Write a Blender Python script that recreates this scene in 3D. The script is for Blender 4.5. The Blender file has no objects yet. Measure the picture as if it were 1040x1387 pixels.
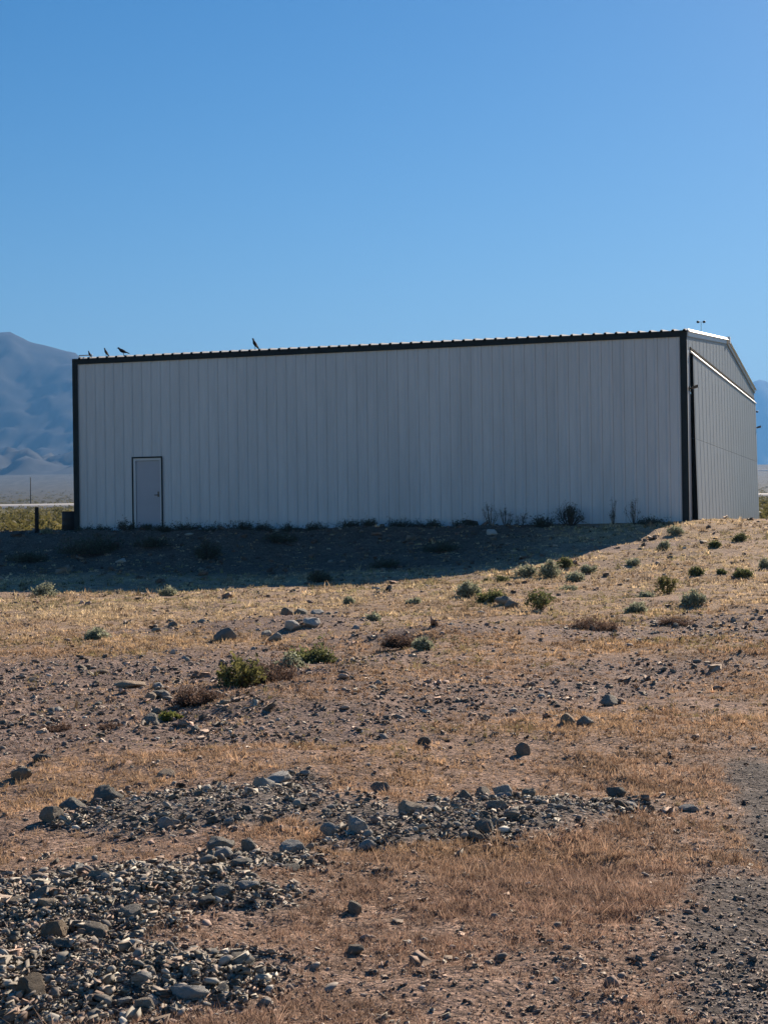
import bpy, math, random
import numpy as np
from mathutils import Vector, Matrix

S = bpy.context.scene
COL = S.collection
R = math.radians

# ------------------------------------------------------------------ camera
CAM_Z = 1.5
PITCH, ROLL = R(0.327), R(0.80)
fw = Vector((0, math.cos(PITCH), math.sin(PITCH)))
rt = Vector((1, 0, 0))
up = rt.cross(fw)
rt2 = rt * math.cos(ROLL) - up * math.sin(ROLL)
up2 = rt * math.sin(ROLL) + up * math.cos(ROLL)
cam = bpy.data.cameras.new('camera')
cam.sensor_fit = 'HORIZONTAL'
cam.sensor_width = 36.0
cam.lens = 36.0 * 2240.7 / 1040.0
cam.clip_start = 0.1
cam.clip_end = 60000
cam_o = bpy.data.objects.new('camera', cam)
COL.objects.link(cam_o)
cam_o.matrix_world = Matrix(((rt2.x, up2.x, -fw.x, 0), (rt2.y, up2.y, -fw.y, 0), (rt2.z, up2.z, -fw.z, CAM_Z), (0, 0, 0, 1)))
S.camera = cam_o

# ------------------------------------------------------------------ sky, sun, exposure
SUN_AZ, SUN_EL = R(29.0), R(27.0)          # to the right of the view axis, behind the hangar
W = bpy.data.worlds.new('World')
S.world = W
W.use_nodes = True
wn, wl = W.node_tree.nodes, W.node_tree.links
wn.clear()
sky = wn.new('ShaderNodeTexSky')
sky.sky_type = 'NISHITA'
sky.sun_disc = False
sky.sun_elevation = SUN_EL
sky.sun_rotation = SUN_AZ
sky.altitude = 0
sky.air_density = 1.0
sky.dust_density = 0.16
sky.ozone_density = 2.5
bg = wn.new('ShaderNodeBackground')
bg.inputs['Strength'].default_value = 0.05
wo = wn.new('ShaderNodeOutputWorld')
hs_ = wn.new('ShaderNodeHueSaturation')
hs_.inputs['Saturation'].default_value = 1.46
hs_.inputs['Hue'].default_value = 0.505
hs_.inputs['Value'].default_value = 0.82
wl.new(sky.outputs[0], hs_.inputs['Color'])
wl.new(hs_.outputs[0], bg.inputs[0])
wl.new(bg.outputs[0], wo.inputs[0])

sl = bpy.data.lights.new('sun', 'SUN')
sl.energy = 5.0
sl.angle = R(0.53)
sl.color = (1.0, 0.86, 0.70)
so = bpy.data.objects.new('sun', sl)
COL.objects.link(so)
sdir = Vector((math.sin(SUN_AZ) * math.cos(SUN_EL), math.cos(SUN_AZ) * math.cos(SUN_EL), math.sin(SUN_EL)))
so.rotation_mode = 'QUATERNION'
so.rotation_quaternion = sdir.to_track_quat('Z', 'Y')
so.location = sdir * 100

S.view_settings.view_transform = 'Standard'
S.view_settings.look = 'None'
S.view_settings.exposure = 1.05
S.view_settings.gamma = 1.0
S.view_settings.use_curve_mapping = False
S.render.engine = 'CYCLES'
S.cycles.use_denoising = True
S.cycles.max_bounces = 6
S.cycles.volume_bounces = 1

# ------------------------------------------------------------------ terrain function
rng = np.random.default_rng(7)
_tab = rng.random((256, 256)).astype(np.float64)

def vnoise(x, y, seed=0):
    x = np.asarray(x, float) + seed * 17.31
    y = np.asarray(y, float) + seed * 9.77
    xi = np.floor(x).astype(np.int64); yi = np.floor(y).astype(np.int64)
    fx = x - xi; fy = y - yi
    fx = fx * fx * fx * (fx * (fx * 6 - 15) + 10); fy = fy * fy * fy * (fy * (fy * 6 - 15) + 10)
    a = _tab[xi & 255, yi & 255]; b = _tab[(xi + 1) & 255, yi & 255]
    c = _tab[xi & 255, (yi + 1) & 255]; d = _tab[(xi + 1) & 255, (yi + 1) & 255]
    return (a * (1 - fx) + b * fx) * (1 - fy) + (c * (1 - fx) + d * fx) * fy

def fbm(x, y, octaves=4, seed=0):
    s = 0; a = 0.5; t = 0
    for k in range(octaves):
        s = s + a * vnoise(x * 2 ** k, y * 2 ** k, seed + k * 3); t += a; a *= 0.5
    return s / t

def smooth(t):
    t = np.clip(t, 0, 1)
    return t * t * (3 - 2 * t)

YAW = math.radians(17.225)
EX = np.array([math.cos(YAW), -math.sin(YAW)])     # along the long wall, towards its right corner
EY = np.array([math.sin(YAW), math.cos(YAW)])      # along the door end, away from the viewer
CORNER = np.array([8.176, 44.340])                 # right front corner of the hangar
LEN, WID = 18.29, 22.0
PAD = 1.358

def _wall_pt(s, off):
    p = CORNER - EX * s - EY * off
    return p[0], p[1]

_cp = [(-3, 3, -1.5), (0, 3, -1.5), (3, 3, -1.5), (-3, 7, -1.5), (0, 7, -1.5), (3, 7, -1.5), (-4, 11, -1.5), (0, 11, -1.48), (4, 11, -1.46),
       (-6, 17, -1.52), (-1, 17, -1.47), (3, 17, -1.43), (7, 17, -1.36), (-7, 24, -1.52), (-1, 24, -1.43), (3, 24, -1.36), (9, 24, -1.22),
       (-9, 30, -1.48), (-3, 30, -1.40), (3, 30, -1.22), (7, 30, -1.10), (12, 30, -1.05),
       (-12, 37.6, -1.45), (-9, 37, -1.44), (-5.9, 36.2, -1.42), (-1.2, 34.5, -1.33), (2.73, 33.6, -1.11), (3.64, 35.4, -.97),
       (4.55, 37.2, -.86), (5.46, 39, -.68), (6.36, 40.8, -.49), (7.27, 42.56, -.25), (8.5, 43.8, -.12),
       (8.4, 37.5, -.66), (9, 41, -.34), (11, 36, -.78), (13, 41, -.42), (11, 46, -.11), (12.5, 51, -.12), (16, 60, -.12), (17, 68, -.16), (20, 52, -.2), (20, 40, -.5),
       (-14, 60, -.33), (-24, 56, -.35), (-25, 44, -1.2), (-12, 75, -.30), (0, 80, -.30), (25, 80, -.30), (-30, 80, -.3), (35, 60, -.3), (0, 55, -.22), (5, 60, -.22), (-5, 60, -.22)]
for _s in (5.5, 9.0, 13.0, 17.5, 22.5):
    for _o, _z in ((0.0, -.17), (1.0, -.18), (2.4, -.33), (5.3, -.88), (8.4, -1.20)):
        if _s < 6 and _o > 5:
            continue
        _x, _y = _wall_pt(_s, _o)
        _cp.append((_x, _y, _z))
_cp = np.array(_cp)

def _phi(r2):
    return np.where(r2 > 1e-12, 0.5 * r2 * np.log(np.maximum(r2, 1e-12)), 0)

_n = len(_cp)
_K = _phi(((_cp[:, None, :2] - _cp[None, :, :2]) ** 2).sum(-1)) + np.eye(_n) * 0.15
_Q = np.hstack([np.ones((_n, 1)), _cp[:, :2]])
_A = np.block([[_K, _Q], [_Q.T, np.zeros((3, 3))]])
_sol = np.linalg.solve(_A, np.concatenate([_cp[:, 2], np.zeros(3)]))

def base_z(x, y):
    """smooth lie of the land, metres"""
    x = np.asarray(x, float); y = np.asarray(y, float)
    shp = np.broadcast(x, y).shape
    x = np.broadcast_to(x, shp).ravel(); y = np.broadcast_to(y, shp).ravel()
    xc = np.clip(x, -32, 36); yc = np.clip(y, 1, 80)
    z = _sol[_n] + _sol[_n + 1] * xc + _sol[_n + 2] * yc
    for i in range(_n):
        z = z + _sol[i] * _phi((xc - _cp[i, 0]) ** 2 + (yc - _cp[i, 1]) ** 2)
    d = np.maximum(y - 60, 0)
    d1 = np.minimum(d, 2600)
    plain = -0.32 + 0.0118 * d1 + 7.3e-6 * d1 * d1 + 40 * (1 - np.exp(-(d - d1) * .05 / 40))
    t = smooth((y - 58) / 20)
    z = z * (1 - t) + plain * t
    return (z + 1.5).reshape(shp)

# mounds, the edge of the grassy terrace and fine roughness
MOUNDS = [  # x, y, radius x, radius y, height
    ((-1.044, 8.496), .75, .55, .05), ((0.453, 8.179), .95, .6, .08), ((-0.957, 6.362), .95, .7, .05), ((-0.977, 5.362), .9, .6, .05),
    ((-1.192, 22.803), 1.1, 1.2, .20), ((0.413, 19.499), 1.1, 1.0, .18), ((-0.909, 30.609), .9, .9, .07), ((5.168, 34.168), 1.2, .8, .10), ((6.704, 36.715), 1.2, .9, .1),
    ((2.518, 20.325), .9, .8, .05), ((-0.843, 13.158), 1.2, 1.2, .05), ((2.339, 29.366), 2.0, 1.2, .06), ((4.823, 25.240), 1.8, 1.2, .06)]
EDGE = np.array([(-1.672, 12.131), (-1.343, 13.462), (-1.094, 14.139), (-0.888, 16.174), (-0.563, 17.321), (0.060, 18.363)])

def edge_dist(x, y):
    best = np.full(x.shape, 1e9); sgn = np.ones(x.shape)
    for a, b in zip(EDGE[:-1], EDGE[1:]):
        d = b - a; L2 = (d ** 2).sum()
        t = np.clip(((x - a[0]) * d[0] + (y - a[1]) * d[1]) / L2, 0, 1)
        px = x - a[0] - t * d[0]; py = y - a[1] - t * d[1]
        r = np.hypot(px, py)
        s = np.where(d[0] * py - d[1] * px < 0, 1.0, -1.0)
        m = r < best
        best = np.where(m, r, best); sgn = np.where(m, s, sgn)
    return best * sgn

def ground_z(x, y):
    x = np.asarray(x, float); y = np.asarray(y, float)
    shp = np.broadcast(x, y).shape
    x = np.broadcast_to(x, shp).ravel().copy(); y = np.broadcast_to(y, shp).ravel().copy()
    z = base_z(x, y)
    for (mx, my), ra, rb, h in MOUNDS:
        z += h * np.exp(-((x - mx) / ra) ** 2 - ((y - my) / rb) ** 2)
    e = edge_dist(x, y)
    z += 0.12 * smooth((e + .1) / .9) * np.exp(-(np.maximum(e, 0) / 2.2) ** 2) - 0.03 * np.exp(-((e + .2) / .5) ** 2)
    near = 1 - smooth((y - 50) / 20)
    pad = smooth((((x - CORNER[0]) * -EY[0] + (y - CORNER[1]) * -EY[1]) + .2) / 1.5)   # quieter right against the walls
    amp = near * (0.25 + .75 * pad)
    z += amp * (0.16 * (fbm(x * .45, y * .45, 3, 1) - .5) + (0.07 + .12 * bank_mask(x, y)) * (fbm(x * 1.7, y * 1.7, 3, 5) - .5) + 0.035 * (fbm(x * 7, y * 7, 3, 11) - .5))
    far = smooth((y - 60) / 60)
    z += far * 0.5 * (fbm(x * .03, y * .03, 3, 21) - .5)
    return z.reshape(shp)

def gz(x, y):
    return float(ground_z(np.array([x]), np.array([y]))[0])

# ------------------------------------------------------------------ what grows or lies where
def blobs(x, y, lst, k=1.0):
    """soft union of ellipses (centre, rx, ry, angle)"""
    m = np.zeros(x.shape)
    wob = 0.55 * (fbm(x * 1.1, y * 1.1, 3, 31) - .5) * 2 + 0.55 * (fbm(x * 3.5, y * 3.5, 3, 37) - .5) * 2 + .35 * (vnoise(x * 15, y * 15, 39) - .5)
    for (cx, cy), ra, rb, ang in lst:
        c, s = math.cos(ang), math.sin(ang)
        u = ((x - cx) * c + (y - cy) * s) / ra; v = (-(x - cx) * s + (y - cy) * c) / rb
        d = np.sqrt(u * u + v * v) + wob * .55
        m = np.maximum(m, smooth((1.35 - d) / .8 * k))
    return m

PILES = [  # heaps of crushed rock in the foreground
    ((-0.998, 8.425), .72, .62, -.25), ((-0.537, 8.886), .22, .45, 0), ((-1.378, 8.220), .35, .3, 0),
    ((0.260, 7.907), .75, .42, .25), ((0.893, 8.547), .55, .38, .2), ((-0.088, 7.503), .3, .25, .1),
    ((-1.162, 6.558), .62, .5, .15), ((-1.249, 5.738), .5, .6, .2), ((-0.620, 7.071), .38, .33, .1), ((-0.814, 5.232), .5, .35, .1), ((-1.078, 5.045), .5, .3, 0), ((-0.729, 6.351), .4, .3, .1)]
STRIP = [((1.935, 8.158), .20, 2.4, -.16), ((1.230, 5.349), .26, 1.0, -.1), ((1.451, 6.234), .25, 1.2, -.1), ((2.552, 7.402), .75, 2.6, -.16), ((1.898, 5.317), .75, 1.3, -.1), ((3.502, 10.822), .7, 3.0, -.16), ((1.061, 4.957), .16, .25, 0)]
STONY = [  # stony bare ground further back
    ((-3.033, 16.464), 3.6, 3.2, 0), ((-2.636, 12.741), 2.2, 2.0, 0), ((-2.073, 17.031), 2.0, 2.0, 0), ((-1.982, 23.114), 2.2, 1.4, 0.1), ((-1.050, 23.036), 1.3, 1.6, 0), ((-0.234, 11.918), 1.7, .55, .45), ((0.578, 13.439), 1.7, .8, .45), ((1.394, 14.429), 1.6, .8, .45),
    ((2.459, 15.889), 1.5, .8, .4), ((-0.958, 11.053), 1.2, .4, .1), ((4.453, 20.463), 1.4, 2.2, 0), ((6.355, 38.562), 1.6, 1.2, 0), ((0.423, 19.950), 1.3, 1.1, 0), ((2.829, 19.967), 1.6, 1.3, .1), ((-1.866, 11.175), 1.0, .6, 0)]

def pile_mask(x, y): return blobs(x, y, PILES)
GRASSY = [((0.246, 14.988), 2.4, 1.1, .25), ((-0.498, 13.359), 1.3, .9, .2), ((1.437, 11.678), 1.6, .8, .2), ((-1.651, 9.877), 1.3, .6, 0), ((-1.844, 8.886), .6, .4, 0), ((3.449, 17.677), 1.2, 1.4, 0)]
def grassy_mask(x, y): return blobs(x, y, GRASSY)
def strip_mask(x, y): return blobs(x, y, STRIP)
def stony_mask(x, y): return blobs(x, y, STONY)

def wall_side(x, y):
    """distance in front of the long wall (positive towards the viewer), position along it from the right corner"""
    dx = x - CORNER[0]; dy = y - CORNER[1]
    return -(dx * EY[0] + dy * EY[1]), -(dx * EX[0] + dy * EX[1])

def in_hangar(x, y, m=0.0):
    o, s = wall_side(x, y)
    return (o < m) & (o > -WID - m) & (s > -m) & (s < LEN + m)

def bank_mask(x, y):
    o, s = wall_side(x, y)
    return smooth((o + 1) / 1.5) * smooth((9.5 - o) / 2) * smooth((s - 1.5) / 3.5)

def grass_mask(x, y):
    g = 0.74 + 0.8 * (fbm(x * .8, y * .8, 3, 41) - .5) + .9 * (fbm(x * .28, y * .5, 3, 47) - .5) + 1.0 * (fbm(x * 4, y * 4, 3, 43) - .5)
    g = g * (1 - .93 * pile_mask(x, y)) * (1 - .92 * strip_mask(x, y)) * (1 - .58 * stony_mask(x, y)) * (1 - .22 * smooth((9 - y) / 2) * smooth((fbm(x * 1.3, y * 1.3, 3, 49) - .42) / .2)) * (1 - .45 * bank_mask(x, y))
    gm = grassy_mask(x, y)
    g = np.maximum(g, gm * (.62 + .5 * (fbm(x * 5, y * 5, 3, 43) - .3)))
    lo = .34 * (1 - pile_mask(x, y)) * (1 - strip_mask(x, y)) * (.6 + .8 * fbm(x * 3, y * 3, 3, 44))
    return np.clip(np.maximum(g, lo), 0, 1)

# ------------------------------------------------------------------ object helpers
def link(o, parent=None):
    COL.objects.link(o)
    if parent is not None:
        o.parent = parent
    return o

def tag(o, label=None, cat=None, group=None, kind=None):
    for k, v in (('label', label), ('category', cat), ('group', group), ('kind', kind)):
        if v:
            o[k] = v
    return o

def empty(name, loc, rz=0.0):
    o = bpy.data.objects.new(name, None)
    o.empty_display_size = 0.1
    o.location = loc
    o.rotation_euler = (0, 0, rz)
    return link(o)

def np_mesh(name, v, f, mats, col=None, smooth_shade=False, fcol=None):
    """mesh from arrays; f is (n,3) or (n,4); col = colour per vertex"""
    me = bpy.data.meshes.new(name)
    v = np.asarray(v, np.float32); f = np.asarray(f, np.int32)
    k = f.shape[1]
    me.vertices.add(len(v)); me.vertices.foreach_set('co', v.ravel())
    me.loops.add(f.size); me.loops.foreach_set('vertex_index', f.ravel())
    me.polygons.add(len(f))
    me.polygons.foreach_set('loop_start', np.arange(0, f.size, k, dtype=np.int32))
    me.polygons.foreach_set('loop_total', np.full(len(f), k, np.int32))
    if smooth_shade:
        me.polygons.foreach_set('use_smooth', np.ones(len(f), bool))
    me.update(calc_edges=True)
    if col is not None:
        a = me.color_attributes.new('col', 'FLOAT_COLOR', 'POINT')
        c = np.ones((len(v), 4), np.float32); c[:, :3] = col
        a.data.foreach_set('color', c.ravel())
    for m in (mats if isinstance(mats, (list, tuple)) else [mats]):
        me.materials.append(m)
    return me

class MB:
    """collects boxes, bars, tubes and prisms for ONE mesh object"""
    def __init__(self): self.v = []; self.f = []; self.sm = []
    def add(self, vs, fs, sm=False):
        b = len(self.v); self.v += [tuple(p) for p in vs]; self.f += [tuple(i + b for i in q) for q in fs]; self.sm += [sm] * len(fs)
        return self
    def box(self, x0, x1, y0, y1, z0, z1):
        vs = [(x, y, z) for z in (z0, z1) for y in (y0, y1) for x in (x0, x1)]
        return self.add(vs, [(0, 2, 3, 1), (4, 5, 7, 6), (0, 1, 5, 4), (2, 6, 7, 3), (0, 4, 6, 2), (1, 3, 7, 5)])
    def prism(self, prof, place):
        """closed profile swept between two placements (functions 2-D -> 3-D)"""
        n = len(prof); vs = [place[0](a, b) for a, b in prof] + [place[1](a, b) for a, b in prof]
        fs = [(i, (i + 1) % n, n + (i + 1) % n, n + i) for i in range(n)] + [tuple(range(n))[::-1], tuple(range(n, 2 * n))]
        return self.add(vs, fs)
    def tube(self, pts, rad, n=6, caps=True, sm=True):
        pts = [Vector(p) for p in pts]
        rad = rad if isinstance(rad, (list, tuple)) else [rad] * len(pts)
        vs = []; fs = []
        for i, p in enumerate(pts):
            t = (pts[min(i + 1, len(pts) - 1)] - pts[max(i - 1, 0)]).normalized()
            a = t.orthogonal().normalized() if i == 0 else (a - t * a.dot(t)).normalized()
            b = t.cross(a)
            for k in range(n):
                w = 2 * math.pi * k / n
                vs.append(p + (a * math.cos(w) + b * math.sin(w)) * rad[i])
        for i in range(len(pts) - 1):
            for k in range(n):
                fs.append((i * n + k, i * n + (k + 1) % n, (i + 1) * n + (k + 1) % n, (i + 1) * n + k))
        if caps:
            fs += [tuple(range(n))[::-1], tuple(range((len(pts) - 1) * n, len(pts) * n))]
        return self.add(vs, fs, sm)
    def mesh(self, name, mat):
        me = bpy.data.meshes.new(name)
        me.from_pydata([tuple(p) for p in self.v], [], self.f)
        me.polygons.foreach_set('use_smooth', np.array(self.sm, bool))
        me.materials.append(mat)
        me.update()
        return me
    def build(self, name, mat, parent=None, loc=(0, 0, 0)):
        o = bpy.data.objects.new(name, self.mesh(name, mat))
        o.location = loc
        return link(o, parent)

# ------------------------------------------------------------------ materials
def mat(name, base, rough=.8, metal=0.0, spec=.3, noise=None, bump=None, attr=False, rand=None, trans=0.0, cells=None, streak=False):
    """procedural principled material.  noise=(scale, amount), bump=(scale, distance), attr: multiply by vertex colour,
    rand: brightness spread per object, trans: share of light let through"""
    m = bpy.data.materials.new(name)
    m.use_nodes = True
    nt = m.node_tree; N = nt.nodes; L = nt.links
    p = N['Principled BSDF']
    p.inputs['Roughness'].default_value = rough
    p.inputs['Metallic'].default_value = metal
    p.inputs['Specular IOR Level'].default_value = spec
    src = None
    def mixmul(a, b, fac=1.0):
        x = N.new('ShaderNodeMix'); x.data_type = 'RGBA'; x.blend_type = 'MULTIPLY'; x.inputs[0].default_value = fac
        for s, k in ((a, 6), (b, 7)):
            if isinstance(s, tuple): x.inputs[k].default_value = (*s, 1)
            else: L.new(s, x.inputs[k])
        return x.outputs[2]
    if attr:
        a = N.new('ShaderNodeAttribute'); a.attribute_name = 'col'
        src = mixmul(a.outputs['Color'], base)
    tc = N.new('ShaderNodeTexCoord')
    if noise:
        for sc, am in (noise if isinstance(noise[0], tuple) else (noise,)):
            nz = N.new('ShaderNodeTexNoise'); nz.inputs['Scale'].default_value = sc; nz.inputs['Detail'].default_value = 5; nz.inputs['Roughness'].default_value = .65
            if streak:                                   # weathering runs down the sheets; world place so that no two sheets match
                ge = N.new('ShaderNodeNewGeometry'); mp = N.new('ShaderNodeMapping'); mp.inputs['Scale'].default_value = (1, 1, .12)
                L.new(ge.outputs['Position'], mp.inputs['Vector']); L.new(mp.outputs[0], nz.inputs['Vector'])
            else:
                L.new(tc.outputs['Object'], nz.inputs['Vector'])
            r = N.new('ShaderNodeMapRange'); r.inputs[1].default_value = .25; r.inputs[2].default_value = .75; r.inputs[3].default_value = 1 - am; r.inputs[4].default_value = 1 + am
            L.new(nz.outputs[0], r.inputs[0])
            c = N.new('ShaderNodeCombineColor')
            for i in range(3): L.new(r.outputs[0], c.inputs[i])
            src = mixmul(src if src is not None else base, c.outputs[0])
    cell_h = None
    if cells:                                        # pebbly crust: every cell its own tone, and domed
        for sc, am in cells:
            vz = N.new('ShaderNodeTexVoronoi'); vz.inputs['Scale'].default_value = sc; vz.inputs['Randomness'].default_value = 1
            L.new(tc.outputs['Object'], vz.inputs['Vector'])
            sp = N.new('ShaderNodeSeparateColor'); L.new(vz.outputs['Color'], sp.inputs[0])
            r = N.new('ShaderNodeMapRange'); r.inputs[3].default_value = 1 - am; r.inputs[4].default_value = 1 + am
            L.new(sp.outputs[0], r.inputs[0])
            c = N.new('ShaderNodeCombineColor')
            for i in range(3): L.new(r.outputs[0], c.inputs[i])
            src = mixmul(src if src is not None else base, c.outputs[0])
            cell_h = cell_h or []
            cell_h.append((vz.outputs['Distance'], .35 / sc))
    if rand:
        oi = N.new('ShaderNodeObjectInfo')
        r = N.new('ShaderNodeMapRange'); r.inputs[3].default_value = 1 - rand; r.inputs[4].default_value = 1 + rand
        L.new(oi.outputs['Random'], r.inputs[0])
        c = N.new('ShaderNodeCombineColor')
        for i in range(3): L.new(r.outputs[0], c.inputs[i])
        src = mixmul(src if src is not None else base, c.outputs[0])
        # a second, independent slide from grey-blue to warm brown
        w = N.new('ShaderNodeTexWhiteNoise'); w.noise_dimensions = '1D'
        L.new(oi.outputs['Random'], w.inputs['W'])
        rp = N.new('ShaderNodeValToRGB')
        rp.color_ramp.elements[0].color = (.97, 1.0, 1.0, 1); rp.color_ramp.elements[1].color = (1.22, 1.0, .80, 1)
        rp.color_ramp.elements[0].position = .35
        L.new(w.outputs['Value'], rp.inputs[0])
        src = mixmul(src, rp.outputs[0])
    if src is None:
        p.inputs['Base Color'].default_value = (*base, 1)
    else:
        L.new(src, p.inputs['Base Color'])
    if bump:
        prev = None
        for sc, di in (bump if isinstance(bump[0], tuple) else (bump,)):
            nz = N.new('ShaderNodeTexNoise'); nz.inputs['Scale'].default_value = sc; nz.inputs['Detail'].default_value = 6; nz.inputs['Roughness'].default_value = .7
            L.new(tc.outputs['Object'], nz.inputs['Vector'])
            b = N.new('ShaderNodeBump'); b.inputs['Distance'].default_value = di; b.inputs['Strength'].default_value = 1
            L.new(nz.outputs[0], b.inputs['Height'])
            if prev: L.new(prev.outputs[0], b.inputs['Normal'])
            prev = b
        for hsock, di in (cell_h or ()):
            b = N.new('ShaderNodeBump'); b.inputs['Distance'].default_value = di; b.invert = True
            L.new(hsock, b.inputs['Height']); L.new(prev.outputs[0], b.inputs['Normal']); prev = b
        L.new(prev.outputs[0], p.inputs['Normal'])
    if trans:
        t = N.new('ShaderNodeBsdfTranslucent')
        if src is None: t.inputs[0].default_value = (*base, 1)
        else: L.new(src, t.inputs[0])
        ms = N.new('ShaderNodeMixShader'); ms.inputs[0].default_value = trans
        L.new(p.outputs[0], ms.inputs[1]); L.new(t.outputs[0], ms.inputs[2])
        L.new(ms.outputs[0], N['Material Output'].inputs[0])
    return m

M = dict(
    ground=mat('ground_soil', (1, 1, 1), .95, spec=.1, attr=True, noise=((2.5, .22), (14, .28), (70, .35)), bump=((9, .03), (45, .014)), cells=((95, .45), (33, .35))),
    mountain=mat('mountain_rock', (1, 1, 1), .95, spec=.1, attr=True, noise=((.004, .25), (.02, .2))),
    road=mat('pale_road', (.30, .29, .285), .85, noise=(.05, .1)),
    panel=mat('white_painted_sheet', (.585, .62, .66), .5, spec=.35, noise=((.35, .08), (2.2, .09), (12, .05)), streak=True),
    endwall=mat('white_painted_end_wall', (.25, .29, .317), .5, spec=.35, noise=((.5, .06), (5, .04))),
    trim=mat('dark_green_trim', (.026, .034, .038), .75, spec=.12, noise=(2, .2)),
    gtrim=mat('grey_trim', (.40, .42, .43), .4, spec=.5, noise=(2, .08)),
    roof=mat('galvanised_roof', (.36, .37, .38), .8, metal=0, spec=.08, noise=(3, .06)),
    flash=mat('bright_flashing', (.80, .79, .76), .4, spec=.5, noise=(2, .05)),
    black=mat('black_seal_and_shade', (.007, .009, .010), .95, spec=.04),  # seals, and the painted shadow gap over the door head
    door=mat('pale_blue_door_paint', (.40, .425, .50), .45, spec=.4, noise=(2, .05)),
    steel=mat('dull_steel', (.12, .12, .12), .4, metal=.7),
    concrete=mat('concrete', (.32, .30, .27), .9, noise=(6, .2), bump=(30, .004)),
    wood=mat('weathered_black_wood', (.022, .019, .017), .9, noise=(8, .3), bump=(40, .006)),
    pole=mat('pole_wood', (.07, .055, .045), .9, noise=(3, .2)),
    plastic=mat('black_plastic', (.012, .011, .013), .55, spec=.4, noise=(4, .15)),
    bird=mat('dark_feathers', (.005, .005, .006), .8, spec=.1, noise=(30, .3)),
    beak=mat('dark_beak', (.03, .028, .025), .5),
    stone=mat('grey_stone', (.30, .27, .228), .85, spec=.25, noise=((6, .2), (40, .22)), bump=((14, .02), (60, .006)), rand=.38),
    pale_stone=mat('pale_stone', (.46, .44, .40), .85, spec=.25, noise=((6, .15), (40, .15)), bump=((14, .02), (60, .006))),
    gravel=mat('gravel_stones', (1, 1, 1), .85, spec=.25, attr=True, noise=(55, .25)),
    grass=mat('dry_grass', (1, 1, 1), .7, spec=.15, attr=True, trans=.38),
    leaf=mat('shrub_leaves', (1, 1, 1), .7, spec=.2, attr=True, trans=.42),
    twig=mat('shrub_twigs', (.09, .07, .055), .9, noise=(20, .3)),
    dead=mat('dead_twigs', (.10, .07, .055), .9, noise=(20, .35)),
)

# ------------------------------------------------------------------ ground sheet
def make_ground():
    ys = np.concatenate([np.linspace(-4, 2.8, 24), np.exp(np.linspace(math.log(3), math.log(60), 620)), np.exp(np.linspace(math.log(60.5), math.log(13000), 130))])
    t = np.linspace(-1, 1, 340)
    t = .62 * t + .38 * t ** 3
    hw = 6 + .5 * np.maximum(ys, 0)
    X = t[None, :] * hw[:, None]; Y = np.repeat(ys[:, None], len(t), 1)
    x = X.ravel(); y = Y.ravel()
    z = ground_z(x, y)
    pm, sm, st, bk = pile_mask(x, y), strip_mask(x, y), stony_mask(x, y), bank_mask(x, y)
    g = grass_mask(x, y)
    n1 = fbm(x * .5, y * .5, 4, 51)[:, None]; n2 = fbm(x * 3, y * 3, 3, 57)[:, None]
    soil = np.array([.335, .222, .170]) * (1 - n1) + np.array([.275, .193, .155]) * n1
    straw = np.array([.34, .22, .13])
    farstraw = np.array([.46, .335, .20])
    fy = smooth((y - 10) / 22)[:, None]
    straw = straw * (1 - fy) + farstraw * fy
    c = soil * (1 - .62 * g[:, None]) + straw * (.62 * g[:, None])
    gr = np.array([.19, .168, .150])
    c = c * (1 - pm[:, None] * .85) + gr * pm[:, None] * .85
    c = c * (1 - sm[:, None] * .9) + gr * .66 * sm[:, None] * .9
    c = c * (1 - st[:, None] * .7) + np.array([.215, .160, .138]) * st[:, None] * .7
    c = c * (1 - bk[:, None] * .75) + np.array([.090, .074, .062]) * bk[:, None] * .75  # bank soil darkened to deepen the hangar's shadow
    fld = smooth((y - 50) / 8)[:, None]
    olive = np.array([.125, .112, .050]) * (.75 + .5 * n2)
    desert = np.array([.070, .068, .058]) * (.8 + .4 * n2)
    d = smooth((y - 380) / 120)[:, None]
    c = c * (1 - fld) + (olive * (1 - d) + desert * d) * fld
    c *= (.78 + .44 * n2)
    nr, nc = X.shape
    i = np.arange(nr * nc).reshape(nr, nc)
    f = np.stack([i[:-1, :-1], i[:-1, 1:], i[1:, 1:], i[1:, :-1]], -1).reshape(-1, 4)
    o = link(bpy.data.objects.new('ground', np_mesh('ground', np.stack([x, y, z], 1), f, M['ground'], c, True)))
    tag(o, kind='structure')
make_ground()

# ------------------------------------------------------------------ far roads
def far_road(pts, width, lift=.06, bank_=.030):
    vs = []; fs = []
    p = np.array(pts, float)
    t = np.linspace(0, 1, 60)
    k = np.linspace(0, 1, len(p))
    xs = np.interp(t, k, p[:, 0]); yy = np.interp(t, k, p[:, 1])
    for a, b in zip(xs, yy):
        z0 = max(gz(a, b - width / 2), gz(a, b + width / 2), gz(a, b)) + lift
        vs += [(a, b - width / 2 - 1.5, gz(a, b - width / 2 - 1.5) - .4), (a, b - width / 2, z0), (a, b + width / 2, z0 + bank_ * width), (a, b + width / 2 + 1.5, gz(a, b + width / 2 + 1.5) - .4)]
    for i in range(len(xs) - 1):
        for j in range(3):
            fs.append((i * 4 + j, (i + 1) * 4 + j, (i + 1) * 4 + j + 1, i * 4 + j + 1))
    o = link(bpy.data.objects.new('road', np_mesh('road', vs, fs, M['road'])))
    tag(o, kind='structure')
far_road([(-260, 372), (-70, 386), (0, 396), (300, 430)], 30)
far_road([(200, 2150), (480, 2300), (900, 2500)], 20, .3, .04)

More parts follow.
